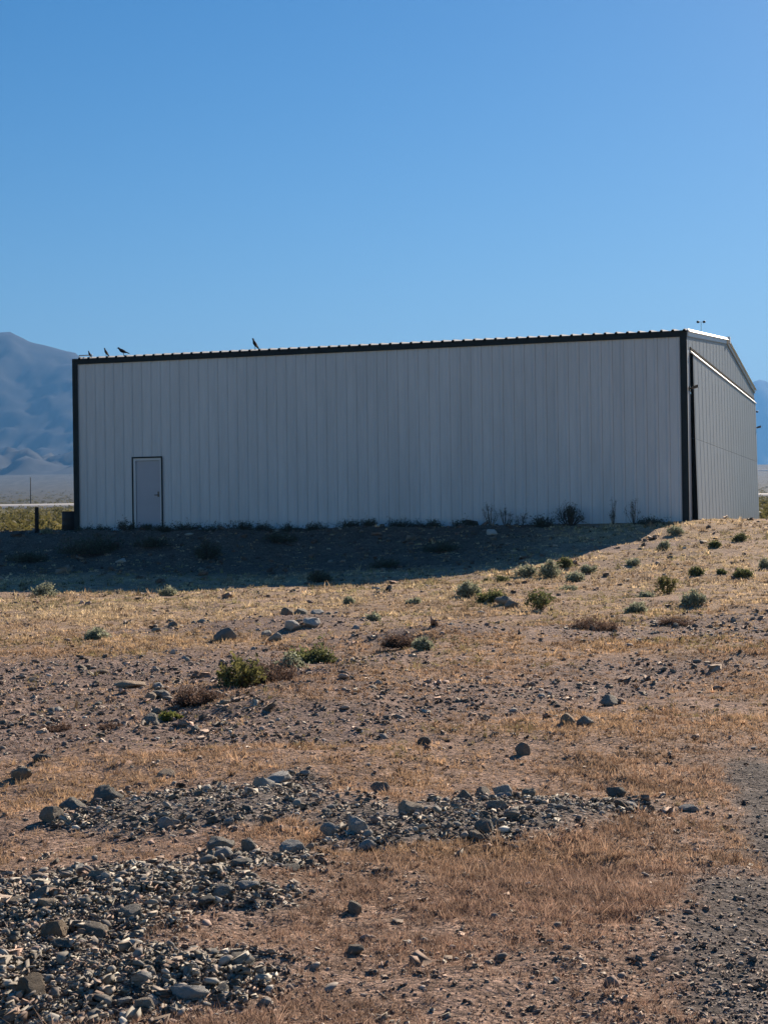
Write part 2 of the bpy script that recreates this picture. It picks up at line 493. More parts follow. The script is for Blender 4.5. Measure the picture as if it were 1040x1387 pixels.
# ------------------------------------------------------------------ mountains
def mountain(name, crest, y0, yc, x0, x1, nx, ny, seed, rough):
    """range seen across the plain: crest = (x, height above eye) along its skyline"""
    cr = np.array(crest, float)
    xs = np.linspace(x0, x1, nx)
    t = np.linspace(0, 1, ny)
    ys = y0 + (yc * 1.25 - y0) * t
    X, Y = np.meshgrid(xs, ys)
    kx = X / yc * yc
    Hc = np.interp(X * (yc / np.maximum(Y, 1)) , cr[:, 0], cr[:, 1])
    u = (Y - y0) / (yc - y0)
    prof = np.where(u < 1, .10 * smooth(u / .5) * np.clip(u, 0, 1) / .5 * .5 + .90 * smooth(np.clip((u - .42) / .58, 0, 1)) ** 1.1, np.clip(1 - (u - 1) * 1.6, 0, 1))
    prof = np.where(u < 1, prof / 1.0, prof)
    sc = 1 / (yc * .055)
    rn = 1 - np.abs(2 * fbm(X * sc * 1.4, Y * sc * .55, 5, seed) - 1)
    r2 = 1 - np.abs(2 * fbm(X * sc * 5, Y * sc * 2.2, 4, seed + 9) - 1)
    base = base_z(X, Y)
    env = prof * (1 - rough * np.sin(np.clip(u, 0, 1) * math.pi) * (1 - rn) * 2.0)
    Z = base - 8 + (Hc + 1.5 - base) * env * smooth(u * 6)
    Z += Hc * .085 * (r2 - .6) * np.sin(np.clip(u, 0, 1) * math.pi)
    # pale low foothills in front
    fh = smooth(u / .15) * smooth((.55 - u) / .2)
    Z += Hc * .13 * fh * (rn * r2 - .25)
    n = fbm(X * sc * 2, Y * sc * 2, 4, seed + 3)[..., None]
    pale = np.array([.046, .045, .043]); dark = np.array([.026, .024, .023])  # backlit shade of the upper slopes is put into the dark tone
    k = smooth((u - .42 + .25 * (n[..., 0] - .5)) / .12)[..., None]
    c = (pale * (1 - k) + dark * k) * (.75 + .5 * n)
    i = np.arange(nx * ny).reshape(ny, nx)
    f = np.stack([i[:-1, :-1], i[:-1, 1:], i[1:, 1:], i[1:, :-1]], -1).reshape(-1, 4)
    o = link(bpy.data.objects.new(name, np_mesh(name, np.stack([X.ravel(), Y.ravel(), Z.ravel()], 1), f, M['mountain'], c.reshape(-1, 3), True)))
    tag(o, kind='structure')
MY = 5200.0
k = MY / 2240.0
sky_l = [(-900, 330), (-600, 250), (-300, 300), (-60, 268), (0, 266), (17, 267), (45, 252.5), (60, 249), (75, 245), (90, 240.5), (98, 238.5), (105, 237), (112, 231), (150, 205), (220, 190), (300, 150), (420, 120), (560, 95), (760, 70), (1000, 40), (1300, 30)]
mountain('mountain', [((px - 520) * k, h * k) for px, h in sky_l], 3000, MY, -3600, 2600, 420, 160, 61, .16)
MY2 = 11000.0
k2 = MY2 / 2240.0
sky_r = [(300, 90), (700, 120), (900, 150), (980, 165), (1005, 174), (1020, 183), (1030, 187), (1040, 185), (1080, 160), (1130, 168), (1250, 140), (1600, 150)]
mountain('mountain', [((px - 520) * k2, h * k2) for px, h in sky_r], 8200, MY2, -1800, 7500, 260, 120, 83, .2)

# ------------------------------------------------------------------ the hangar
H_EAVE, H_RIDGE = 5.17, 6.05
hangar = empty('hangar', (CORNER[0], CORNER[1], PAD), -YAW)
tag(hangar, 'long white corrugated metal hangar with dark trim on a raised pad', 'hangar')
PW = LEN / 60
TRIM = .17
def wall_panel_mesh(z0, z1):
    """one sheet-metal flute: flat pan, raised rib along its right edge, thin open lap beside it"""
    g = .003
    pr = [(g, 0), (.085, 0), (.095, -.004), (.115, -.004), (.125, 0), (.200, 0), (.232, -.022), (.268, -.022), (PW - g, -.004), (PW - g, .012), (g, .012)]
    b = MB()
    b.prism(pr[::-1], (lambda x, y: (x, y, z0), lambda x, y: (x, y, z1)))
    return b.mesh('wall_panel', M['panel'])
pm_full = wall_panel_mesh(-.05, H_EAVE - .16)
pm_over = wall_panel_mesh(2.13, H_EAVE - .16)
PX = .13
for i in range(59):
    me = pm_over if i in (6, 7, 8) else pm_full
    o = link(bpy.data.objects.new('wall_panel', me), hangar)
    o.location = (-LEN + PX + i * PW, 0, 0)
MB().box(-LEN + .02, -.02, .032, .10, -.3, H_EAVE - .05).build('wall_liner', M['black'], hangar)
MB().box(-LEN, 0, .03, WID, -.55, -.052).build('floor_slab', M['concrete'], hangar)
MB().box(-LEN, -.02, WID - .06, WID, -.05, H_EAVE - .1).build('rear_wall', M['panel'], hangar)
# left end wall and the wall above/around the big door
def gable_prism(x0, x1, y0, y1, zb):
    zt = lambda y: H_EAVE - .06 + (H_RIDGE - H_EAVE) * (1 - abs(y - WID / 2) / (WID / 2))
    ym = WID / 2
    b = MB()
    pr = [(y0, zb), (y1, zb), (y1, zt(y1)), (ym, zt(ym)), (y0, zt(y0))]
    b.prism(pr, (lambda y, z: (x0, y, z), lambda y, z: (x1, y, z)))
    return b
gable_prism(-LEN, -LEN + .06, .1, WID - .06, -.05).build('end_wall', M['panel'], hangar)
D0, D1, HH = .70, WID - .35, 4.66             # big door: from, to, head height
# gable: ribbed sheet above the door, flat jamb strips beside it
gb = gable_prism(-.06, 0, .1, WID - .06, HH)
y = .35
while y < WID - .3:
    zt = H_EAVE - .08 + (H_RIDGE - H_EAVE) * (1 - abs(y - WID / 2) / (WID / 2))
    hb = .010 if int(round((y - .35) / PW)) % 3 == 0 else .005
    gb.prism([(y - .07, 0), (y - .03, hb), (y + .03, hb), (y + .07, 0)], (lambda a, b_: (b_ + .001, a, HH + .02), lambda a, b_, zt=zt: (b_ + .001, a, zt)))
    y += PW
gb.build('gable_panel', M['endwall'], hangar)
MB().box(-.06, 0, .1, D0, -.05, HH).build('door_jamb', M['gtrim'], hangar)
MB().box(-.06, 0, D1, WID - .0, -.05, HH).build('door_jamb', M['gtrim'], hangar)
# corner and eave trim
b = MB(); b.box(-LEN - .01, -LEN + TRIM, -.042, -.036, -.05, H_EAVE - .005); b.box(-LEN - .01, -LEN - .004, -.036, .2, -.05, H_EAVE - .005)
b.build('corner_trim', M['trim'], hangar)
b = MB(); b.box(-TRIM, .008, -.042, -.036, -.05, H_EAVE - .005); b.box(.002, .008, -.036, .03, -.05, H_EAVE - .05)
b.build('corner_trim', M['trim'], hangar)
MB().box(-.03, .006, .032, .1, -.05, H_EAVE - .05).build('corner_trim', M['gtrim'], hangar)
b = MB(); b.box(-LEN + TRIM, -TRIM, -.048, -.03, H_EAVE - .18, H_EAVE - .012)
b.box(-LEN + TRIM, -TRIM, -.03, .03, H_EAVE - .04, H_EAVE - .012)
b.build('eave_trim', M['trim'], hangar)
# roof: two ribbed slopes; an added eave lip is tilted to catch the sun as a bright edge
b = MB()
sl_ = (H_RIDGE - H_EAVE) / (WID / 2)
def roof_line(y): return H_EAVE + (H_RIDGE - H_EAVE) * (1 - abs(y - WID / 2) / (WID / 2))
lip0, lip1 = (-.075, H_EAVE - .026), (.05, H_EAVE + .004)
yz = [lip0, lip1, (WID / 2, H_RIDGE), (WID + .06, H_EAVE - .02)]
for (ya, za), (yb, zb) in zip(yz[:-1], yz[1:]):
    b.add([(-LEN - .03, ya, za), (.05, ya, za), (.05, yb, zb), (-LEN - .03, yb, zb)], [(0, 1, 2, 3)])
    b.add([(-LEN - .03, ya, za - .012), (.05, ya, za - .012), (.05, yb, zb - .012), (-LEN - .03, yb, zb - .012)], [(3, 2, 1, 0)])
b.build('roof', M['roof'], hangar)
rib = MB()
pr = [(-.045, 0), (-.02, .042), (.02, .042), (.045, 0)]
rib.prism(pr, (lambda a, c: (a, lip0[0], lip0[1] + c + .001), lambda a, c: (a, lip1[0], lip1[1] + c + .001)))
rib.prism(pr, (lambda a, c: (a, lip1[0], lip1[1] + c + .001), lambda a, c: (a, WID / 2, H_RIDGE + c + .001)))
rib_me = rib.mesh('roof_rib', M['roof'])
cap = MB(); cap.prism([(-.050, -.012), (-.026, .046), (.026, .046), (.050, -.012)], (lambda a, c: (a, lip0[0] - .006, lip0[1] + c), lambda a, c: (a, lip0[0] + .01, lip0[1] + c)))
cap_me = cap.mesh('rib_closure', M['black'])
for i in range(60):
    o = link(bpy.data.objects.new('roof_rib', rib_me), hangar)
    o.location = (-LEN + i * PW + .252, 0, 0)
    c_ = link(bpy.data.objects.new('rib_closure', cap_me), o)
# rake trim along the door end: upright face with a sloping bright top fold
def rake(ya, yb, nm):
    za, zb = roof_line(ya), roof_line(yb)
    b = MB()
    b.prism([(.012, -.17), (.045, -.17), (.045, -.045), (.012, -.045)], (lambda a, c: (a, ya, za + c), lambda a, c: (a, yb, zb + c)))
    b.build(nm, M['gtrim'], hangar)
    b = MB()
    b.prism([(.05, -.050), (.105, -.044), (.04, .030), (.012, .030)], (lambda a, c: (a, ya, za + c), lambda a, c: (a, yb, zb + c)))
    b.build('rake_flashing', M['flash'], hangar)
rake(-.02, WID / 2 - .01, 'rake_trim'); rake(WID / 2 + .01, WID + .02, 'rake_trim')
b = MB(); b.box(.0, .13, WID / 2 - .12, WID / 2 + .12, H_RIDGE - .16, H_RIDGE + .055)
b.build('ridge_cap', M['flash'], hangar)
b = MB(); b.tube([(-LEN + .05, .3, H_EAVE + .12), (-LEN + .5, .3, H_EAVE + .12)], .018); b.tube([(-LEN + .06, .3, H_EAVE), (-LEN + .06, .3, H_EAVE + .12)], .015)
b.build('roof_edge_rail', M['gtrim'], hangar)

# big two-leaf folding door in the end wall, its foot standing a little off the wall
hd = empty('hangar_door', (0, 0, 0)); hd.parent = hangar
def leaf(z0, z1, o0, o1, nm):
    """ribbed leaf between heights z0, z1 whose face stands off the wall by o0 at its foot and o1 at its head"""
    b = MB()
    b.prism([(0, 0), (0, 1), (1, 1), (1, 0)][::-1], (lambda a, c: ((.012 + a * ((o1 if c else o0) - .012)), D0 + .05, z0 + (z1 - z0) * c), lambda a, c: ((.012 + a * ((o1 if c else o0) - .012)), D1, z0 + (z1 - z0) * c)))
    y = D0 + .25; 
    while y < D1 - .1:
        hb = .010 if int(round((y - D0 - .25) / PW)) % 3 == 0 else .005
        b.prism([(y - .07, 0), (y - .03, hb), (y + .03, hb), (y + .07, 0)], (lambda a, c: (o0 + c + .0005, a, z0 + .002), lambda a, c: (o1 + c + .0005, a, z1 - .002)))
        y += PW
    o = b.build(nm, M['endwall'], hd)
    e = MB()
    e.add([(.012, D0 + .0, z0), (o0 + .004, D0, z0), (o1 + .004, D0, z1), (.012, D0, z1), (.012, D0 + .048, z0), (o0 + .004, D0 + .048, z0), (o1 + .004, D0 + .048, z1), (.012, D0 + .048, z1)],
          [(0, 1, 2, 3), (7, 6, 5, 4), (0, 4, 5, 1), (1, 5, 6, 2), (2, 6, 7, 3), (3, 7, 4, 0)])
    e.build('edge_seal', M['black'], o)
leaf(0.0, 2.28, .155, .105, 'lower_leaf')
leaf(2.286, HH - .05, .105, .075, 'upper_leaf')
b = MB(); b.prism([(.006, HH + .04), (.11, HH - .07), (.11, HH - .095), (.006, HH - .04)][::-1], (lambda x, z: (x, D0 - .05, z), lambda x, z: (x, D1 + .1, z)))
b.build('head_flashing', M['flash'], hd)
MB().box(.004, .03, D0 - .05, D1 + .1, HH + .045, HH + .115).build('head_shadow_gap', M['black'], hd)  # black strip stands in for the shadow gap above the door

# walk door in the long wall
MB().box(-PW + PX + .003, -.03, 0, .012, -.05, H_EAVE - .16).build('wall_panel', M['panel'], hangar)
MB().box(-LEN + .03, -LEN + PX - .003, 0, .012, -.05, H_EAVE - .16).build('wall_panel', M['panel'], hangar)
wd = empty('walk_door', (-LEN + PX + 6 * PW, 0, 0)); wd.parent = hangar
ow = 3 * PW
b = MB(); b.box(-.035, .0, -.055, -.030, -.05, 2.12); b.box(ow, ow + .035, -.055, -.030, -.05, 2.12); b.box(-.035, ow + .035, -.055, -.036, 2.121, 2.162)
b.build('door_trim', M['trim'], wd)
b = MB(); b.box(.003, .075, -.034, .028, -.05, 2.045); b.box(ow - .045, ow - .003, -.034, .028, -.05, 2.045); b.box(.003, ow - .003, -.034, .028, 2.046, 2.118)
b.build('door_frame', M['panel'], wd)
MB().box(.085, ow - .052, .004, .028, .06, 2.04).build('door_leaf', M['door'], wd)
MB().box(.077, ow - .047, -.03, .028, -.05, .05).build('threshold', M['concrete'], wd)
b = MB(); b.tube([(ow - .12, .004, 1.02), (ow - .12, -.045, 1.02)], .018, 8); b.tube([(ow - .12, -.045, 1.02), (ow - .23, -.045, 1.02)], .011, 8); b.box(ow - .145, ow - .095, -.003, .003, 0.96, 1.12)
b.build('door_handle', M['steel'], wd)

def hang_local(p):
    x, y, z = p
    q = CORNER + EX * x + EY * y
    return (q[0], q[1], PAD + z)

# wall lamps at both ends of the door, a small sensor above the far one, and the fitting over the roof
def flood_light(p, label, group):
    t = empty('flood_light', hang_local(p), -YAW)
    tag(t, label, 'light', group)
    b = MB(); b.box(0, .03, -.05, .05, -.06, .06); b.tube([(.02, 0, 0), (.12, -.02, .03)], .018, 8)
    b.build('bracket', M['steel'], t)
    b = MB(); b.prism([(-.05, -.035), (.05, -.035), (.07, .03), (-.07, .03)], (lambda a, c: (.09, a - .02, .02 + c), lambda a, c: (.25, a * 1.2 - .03, .06 + c * 1.1)))
    b.build('lamp_head', M['steel'], t)
flood_light((.008, .35, 3.62), 'dark wall lamp on the jamb beside the near end of the hangar door', 'wall lamps on the door end')
flood_light((.008, WID - .1, 3.62), 'dark wall lamp jutting from the far corner of the hangar against the mountain', 'wall lamps on the door end')
t = empty('wall_sensor', hang_local((.008, WID - .1, 4.27)), -YAW)
tag(t, 'small dark fixture high on the far corner of the hangar, above the lamp', 'fixture')
MB().box(0, .05, -.04, .04, -.04, .04).build('mounting_plate', M['steel'], t)
b = MB(); b.tube([(.05, 0, 0), (.10, 0, -.005), (.14, 0, -.01)], [.028, .036, .034], 10); b.build('housing', M['steel'], t)
t = empty('roof_fitting', hang_local((-.05, 4.0, roof_line(4.0))), -YAW)
tag(t, 'small dark two headed fitting on a thin rod above the near roof slope', 'fixture')
b = MB(); b.tube([(0, 0, 0), (0, 0, .34)], .007, 6); b.tube([(-.085, -.025, .34), (.085, .025, .34)], .006, 6); b.build('rod', M['gtrim'], t)
for s in (-1, 1):
    b = MB(); b.tube([(s * .085, s * .025, .31), (s * .085, s * .025, .33), (s * .085, s * .025, .355), (s * .085, s * .025, .375)], [.025, .045, .045, .025], 10); b.build('head', M['plastic'], t)

# ------------------------------------------------------------------ birds on the eave
def bird_mesh():
    pts = [(-.165, -.135, .006), (-.13, -.10, .022), (-.085, -.055, .030), (-.04, -.005, .046), (0, .04, .058), (.035, .085, .056), (.055, .125, .040), (.066, .152, .028), (.076, .178, .033), (.088, .196, .027), (.100, .204, .010)]
    b = MB(); n = 10; vs = []; fs = []
    for i, (x, z, r) in enumerate(pts):
        a = pts[max(i - 1, 0)]; c = pts[min(i + 1, len(pts) - 1)]
        tx, tz = c[0] - a[0], c[1] - a[1]; l = math.hypot(tx, tz); nx, nz = -tz / l, tx / l
        fl = (.35 if i < 3 else .9)
        for k_ in range(n):
            w = 2 * math.pi * k_ / n
            wy = r * (1.25 if i < 3 else .95)
            vs.append((x + nx * math.cos(w) * r * fl, math.sin(w) * wy, z + nz * math.cos(w) * r * fl))
    for i in range(len(pts) - 1):
        for k_ in range(n):
            fs.append((i * n + k_, i * n + (k_ + 1) % n, (i + 1) * n + (k_ + 1) % n, (i + 1) * n + k_))
    fs += [tuple(range(n))[::-1], tuple(range((len(pts) - 1) * n, len(pts) * n))]
    b.add(vs, fs, True)
    return b.mesh('body', M['bird'])
bird_me = bird_mesh()
def bird_parts(t):
    link(bpy.data.objects.new('body', bird_me), t)
    b = MB(); b.tube([(.094, 0, .202), (.112, 0, .202), (.135, 0, .194)], [.010, .008, .001], 6); b.build('beak', M['beak'], t)
    for s in (-1, 1):
        b = MB(); b.tube([(-.15, s * .012, -.10), (-.07, s * .035, -.03), (0, s * .052, .055), (.03, s * .05, .09)], [.006, .022, .026, .012], 8); b.build('wing', M['bird'], t)
        b = MB(); b.tube([(.005, s * .02, .0), (.012, s * .022, -.06), (.008, s * .022, -.10)], .006, 5); b.tube([(-.01, s * .022, -.10), (.035, s * .022, -.10)], .005, 5); b.build('leg', M['beak'], t)
b0 = empty('bird', (0, 0, 0)); bird_parts(b0)
def copy_tree(o, parent=None):
    c = o.copy(); COL.objects.link(c)
    if parent is not None: c.parent = parent
    for ch in list(o.children): copy_tree(ch, c)
    return c
birds = [(.55, 165, .62, 'small dark bird on the roof edge, nearest the left corner of the hangar'),
         (1.10, 175, .82, 'slim dark bird second from the left corner on the roof edge'),
         (1.66, 190, .95, 'dark bird leaning low above the walk door, third along the roof edge'),
         (5.88, 172, 1.05, 'upright dark bird standing alone on the roof edge')]
for i, (s, rz, sc, lab) in enumerate(birds):
    o = b0 if i == 0 else copy_tree(b0)
    o.location = hang_local((-LEN + s, .02, H_EAVE + .03 + .10 * sc))
    o.rotation_euler = (0, R(22) if i == 2 else 0, R(rz) - YAW)
    o.scale = (sc * (1.1 if i == 2 else .8), sc, sc)
    tag(o, lab, 'bird', 'birds on the roof edge')

# ------------------------------------------------------------------ post, drum, pole
x, y = (-10.155, 48.376)
t = empty('fence_post', (x, y, gz(x, y)), .2)
tag(t, 'short black wooden post standing alone left of the hangar', 'post')
b = MB(); b.tube([(0, 0, -.3), (0, 0, .3), (.004, 0, .72), (.004, 0, .755)], [.062, .06, .058, .045], 10, sm=False); b.build('timber', M['wood'], t)
b = MB(); b.tube([(-.07, -.05, .5), (.07, -.055, .5)], .004, 4); b.build('wire_staple', M['steel'], t)
x, y = (-9.55, 50.35)
t = empty('drum', (x, y, gz(x, y)))
tag(t, 'black upright drum half hidden behind the left corner of the hangar', 'drum')
b = MB(); r_ = .25
zz = [(0, r_ * .97), (.03, r_), (.17, r_), (.185, r_ * 1.03), (.20, r_), (.36, r_), (.375, r_ * 1.03), (.39, r_), (.52, r_), (.56, r_ * .96)]
b.tube([(0, 0, z) for z, q in zz], [q for z, q in zz], 20); b.build('barrel', M['plastic'], t)
b = MB(); b.tube([(0, 0, .56), (0, 0, .585), (0, 0, .59)], [r_ * .99, r_ * .99, r_ * .93], 20); b.build('lid', M['plastic'], t)
MB().box(-.42, .3, -.34, .3, -.05, .028).build('base_board', M['wood'], t)
x, y = (-90.5, 424.0)
t = empty('utility_pole', (x, y, gz(x, y)))
tag(t, 'lone thin utility pole standing beyond the pale road at left', 'utility pole')
b = MB(); b.tube([(0, 0, -.5), (0, 0, 4), (0, 0, 7.6)], [.14, .12, .09], 8); b.build('pole', M['pole'], t)
b = MB(); b.tube([(-.12, 0, 7.2), (.12, 0, 7.2)], .03, 6); b.tube([(.10, 0, 7.2), (.10, 0, 7.34)], .04, 6); b.build('insulator', M['pole'], t)

# ------------------------------------------------------------------ rocks
def ico(sub):
    p = (1 + 5 ** .5) / 2
    v = [(-1, p, 0), (1, p, 0), (-1, -p, 0), (1, -p, 0), (0, -1, p), (0, 1, p), (0, -1, -p), (0, 1, -p), (p, 0, -1), (p, 0, 1), (-p, 0, -1), (-p, 0, 1)]
    f = [(0, 11, 5), (0, 5, 1), (0, 1, 7), (0, 7, 10), (0, 10, 11), (1, 5, 9), (5, 11, 4), (11, 10, 2), (10, 7, 6), (7, 1, 8), (3, 9, 4), (3, 4, 2), (3, 2, 6), (3, 6, 8), (3, 8, 9), (4, 9, 5), (2, 4, 11), (6, 2, 10), (8, 6, 7), (9, 8, 1)]
    v = [np.array(q) / np.linalg.norm(q) for q in v]
    for _ in range(sub):
        cache = {}; nf = []
        def mid(a, b):
            kk = (min(a, b), max(a, b))
            if kk not in cache:
                m_ = v[a] + v[b]; v.append(m_ / np.linalg.norm(m_)); cache[kk] = len(v) - 1
            return cache[kk]
        for a, b_, c in f:
            ab, bc, ca = mid(a, b_), mid(b_, c), mid(c, a)
            nf += [(a, ab, ca), (b_, bc, ab), (c, ca, bc), (ab, bc, ca)]
        f = nf
    return np.array(v), np.array(f)

def rock_shape(sub, seed, cuts=9):
    r_ = np.random.default_rng(seed)
    v, f = ico(sub)
    v = v.copy()
    for _ in range(cuts):                        # broken faces
        n = r_.normal(size=3); n /= np.linalg.norm(n)
        d = r_.uniform(.5, .85)
        t_ = v @ n
        v -= np.maximum(t_ - d, 0)[:, None] * n
    v *= 1 + .05 * r_.normal(size=(len(v), 1))
    v *= np.array([1.0, r_.uniform(.65, .95), r_.uniform(.5, .8)])
    v /= np.abs(v[:, 0]).max()
    return v, f
ROCKS = []
for s in range(14):
    v, f = rock_shape(2, 100 + s)
    ROCKS.append((np_mesh('rock', v * .5, f, M['stone']), np_mesh('rock', v * .5, f, M['pale_stone']), np.abs(v[:, 2]).max() * .5, v))
rr = random.Random(11)
rock_spots = []      # x, y, size already taken by a big rock
def rock(x, y, w, label, group=None, pale=False, hs=1.0, sink=.25, shape=None, rz=None):
    k_ = rr.randrange(14) if shape is None else shape
    me = ROCKS[k_][1 if pale else 0]
    o = link(bpy.data.objects.new('rock', me))
    sz = ROCKS[k_][2] * 2
    sx = w; szz = w * hs
    o.location = (x, y, gz(x, y) + szz * sz * (.5 - sink))
    o.rotation_euler = (rr.uniform(-.25, .25), rr.uniform(-.25, .25), rr.uniform(0, 6.28) if rz is None else rz)
    o.scale = (sx, sx * rr.uniform(.8, 1.1), szz)
    tag(o, label, 'rock', group)
    rock_spots.append((x, y, w))
    return o
# single rocks one can point at: position, width, height factor, pale, label
named = [
    ((-6.806, 42.610), .31, .95, True, 'pale rounded rock alone in the shadow below the walk door'),
    ((2.772, 42.682), .30, 1.1, True, 'pale upright rock in the shade near weeds at the wall foot'),
    ((-2.336, 14.950), .36, .62, False, 'broad grey boulder in the stony flat at left'),
    ((-2.006, 20.777), .30, 1.0, False, 'pointed brown rock alone right of the small round shrub'),
    ((-1.675, 8.241), .125, 1.0, False, 'dark blocky rock at the left edge of the upper gravel heap'),
    ((-1.632, 8.561), .15, .7, False, 'flat dark rock just behind the dark blocky rock'),
    ((-1.480, 8.722), .18, .9, False, 'long brown humped rock at the back of the left gravel heap'),
    ((-0.664, 8.789), .145, 1.2, True, 'pale tilted slab standing at the top of the left gravel heap'),
    ((-0.597, 9.153), .21, .6, True, 'long pale flat rock at the very top of the left gravel heap'),
    ((-0.041, 8.803), .12, 1.2, False, 'dark squarish rock between the two gravel heaps'),
    ((0.595, 8.641), .115, 1.6, True, 'tallest pale block standing in the right gravel heap'),
    ((0.392, 8.590), .10, 1.2, False, 'dark grey rock on the crest left of the tallest pale block'),
    ((0.501, 8.685), .10, 1.1, False, 'rounded grey rock just left of the tallest pale block'),
    ((0.748, 8.715), .10, 1.3, False, 'brown upright rock right of the tallest pale block'),
    ((1.222, 8.939), .13, 1.0, False, 'brown rock at the far right end of the right gravel heap'),
    ((1.245, 8.583), .11, .9, True, 'pale rounded rock at the right tip of the right gravel heap'),
    ((1.555, 8.561), .11, .6, True, 'low pale rock lying apart to the right of the gravel heap'),
    ((0.107, 8.014), .17, .9, False, 'large dark angular rock in the left half of the right gravel heap'),
    ((-0.144, 7.618), .13, 1.2, True, 'pale round rock at the left end of the right gravel heap'),
    ((-0.265, 7.592), .11, 1.3, True, 'tilted pale rock at the leftmost tip of the right gravel heap'),
    ((-0.097, 7.339), .10, 1.0, True, 'pale flake leaning below the round rock in the right heap'),
    ((1.245, 11.541), .14, 1.0, False, 'dark rounded rock, left of a pair in the dry grass'),
    ((1.378, 11.492), .13, 1.1, False, 'grey rounded rock, right of a pair in the dry grass'),
    ((1.718, 12.871), .20, .9, False, 'dark low rock behind the pair in the dry grass'),
    ((0.841, 10.286), .10, 1.3, False, 'small dark rock alone in the grass right of centre'),
    ((0.230, 10.840), .12, .8, False, 'small dark rock in the grass at the centre'),
    ((-0.741, 7.333), .17, .8, False, 'long dark slab in the row below the left gravel heap'),
    ((-0.621, 7.265), .13, .9, False, 'broad grey rock in the row below the left gravel heap'),
    ((-0.422, 7.253), .12, .9, True, 'pale smooth cobble at the right end of the row below the left heap'),
    ((-0.701, 7.119), .12, .8, True, 'pale wedge lying in front of the long dark slab'),
    ((-1.287, 6.171), .17, .65, False, 'biggest dark boulder in the lower left rubble'),
    ((-1.378, 6.134), .11, .7, False, 'dark rock beside the biggest boulder at the left edge'),
    ((-1.309, 6.830), .12, .8, True, 'pale block above the biggest boulder'),
    ((-0.557, 6.319), .12, .6, True, 'flat pale slab in the middle of the lower rubble'),
    ((-0.879, 6.265), .11, .5, True, 'thin pale flat stone in the lower left rubble'),
    ((-1.149, 5.685), .11, .9, False, 'grey upright rock in the lower left rubble'),
    ((-1.016, 5.723), .12, .8, False, 'dark craggy rock right of the grey upright one'),
    ((-0.485, 5.340), .10, .9, False, 'dark rock alone at the right of the lower rubble'),
    ((-0.116, 5.589), .09, .8, False, 'small grey rock alone in the reddish ground'),
    ((-0.137, 6.181), .08, 1.1, False, 'reddish pointed rock alone in the reddish ground'),
    ((-0.617, 5.041), .14, .7, True, 'wide pale rock at the bottom edge'),
    ((-1.090, 5.050), .12, 1.0, False, 'rounded grey rock at the bottom left edge'),
    ((-0.773, 5.110), .10, .8, True, 'pale flat rock near the bottom edge'),
    ((-1.367, 20.794), .24, .9, False, 'dark rock in front of the small cairn of rocks'),
    ((-1.235, 21.748), .30, .9, True, 'pale rock at the left of the small cairn of rocks'),
    ((-1.001, 21.933), .28, .8, True, 'pale rock at the foot of the small cairn of rocks'),
    ((-1.438, 24.051), .26, 1.0, False, 'dark rock on top of the small cairn of rocks'),
    ((-1.213, 23.829), .26, .9, False, 'grey rock in the middle of the small cairn of rocks'),
    ((-0.957, 23.291), .22, .9, True, 'pale rock at the right of the small cairn of rocks'),
    ((-0.818, 24.113), .25, .8, False, 'dark rock at the right end of the small cairn of rocks'),
    ((-1.546, 21.347), .20, .9, False, 'low dark rock left of the small cairn of rocks'),
    ((1.795, 25.433), .30, .9, False, 'dark grey rock below the dark green shrub'),
    ((1.912, 25.048), .22, .9, False, 'grey rock beside the dark grey rock below the shrub'),
    ((-2.171, 10.479), .16, .8, False, 'dark rock in the tan grass at left'),
    ((-2.120, 9.605), .17, .8, False, 'dark rock at the left edge of the tan grass'),
    ((-2.012, 14.625), .17, .7, True, 'pale small rock right of the broad grey boulder'),
    ((-1.877, 13.773), .16, .9, False, 'brown rock below right of the broad grey boulder'),
    ((-2.678, 13.382), .20, .5, True, 'flat pale rock in the stony flat at left'),
    ((-1.936, 13.622), .14, 1.0, False, 'dark small rock below the broad grey boulder'),
    ((-1.265, 9.516), .12, .7, False, 'dark low rock in grass above the left gravel heap'),
]
for (x, y), w, hs, pale, lab in named:
    rock(x, y, w, lab, None, pale, hs)
loose = []
def region(name, n, test, box, wlo, whi, label, group, power=2.2):
    k_ = 0; tries = 0
    while k_ < n and tries < 20000:
        tries += 1
        x = rr.uniform(box[0], box[1]); y = rr.uniform(box[2], box[3])
        if abs(x) > .225 * y or not test(x, y):
            continue
        w = wlo + (whi - wlo) * rr.random() ** power
        if any((x - a) ** 2 + (y - b_) ** 2 < ((w + c) * .42) ** 2 for a, b_, c in rock_spots):
            continue
        pale = rr.random() < .22
        o = rock(x, y, w, label, group, pale, rr.uniform(.6, 1.1), rr.uniform(.1, .4)); k_ += 1
        loose.append((o, x, y, w, pale))
P1 = lambda x, y: float(pile_mask(np.array([x]), np.array([y]))[0])
P2 = lambda x, y: float(stony_mask(np.array([x]), np.array([y]))[0])
P3 = lambda x, y: float(strip_mask(np.array([x]), np.array([y]))[0])
xs_ = lambda *a: a
region('rock', 62, lambda x, y: P1(x, y) > .5 and x > -.42, (-.5, 1.9, 6.5, 10), .04, .125, 'grey broken stone in the gravel heap right of centre', 'stones in the right gravel heap', 3.0)
region('rock', 48, lambda x, y: P1(x, y) > .5 and x < -.42 and y > 7.1, (-2.4, -.4, 7.1, 10.5), 0.032, .09, 'grey broken stone in the upper left gravel heap', 'stones in the upper left gravel heap', 3.2)
region('rock', 66, lambda x, y: P1(x, y) > .5 and y < 7.1, (-1.7, .2, 4.9, 7.1), .035, .11, 'grey broken stone in the rubble at the lower left', 'stones in the lower left rubble', 3.2)
region('rock', 40, lambda x, y: P2(x, y) > .5 and x < -1, (-6, -1, 11, 26), .07, .16, 'brown grey stone lying on the stony flat at left', 'stones on the stony flat at left')
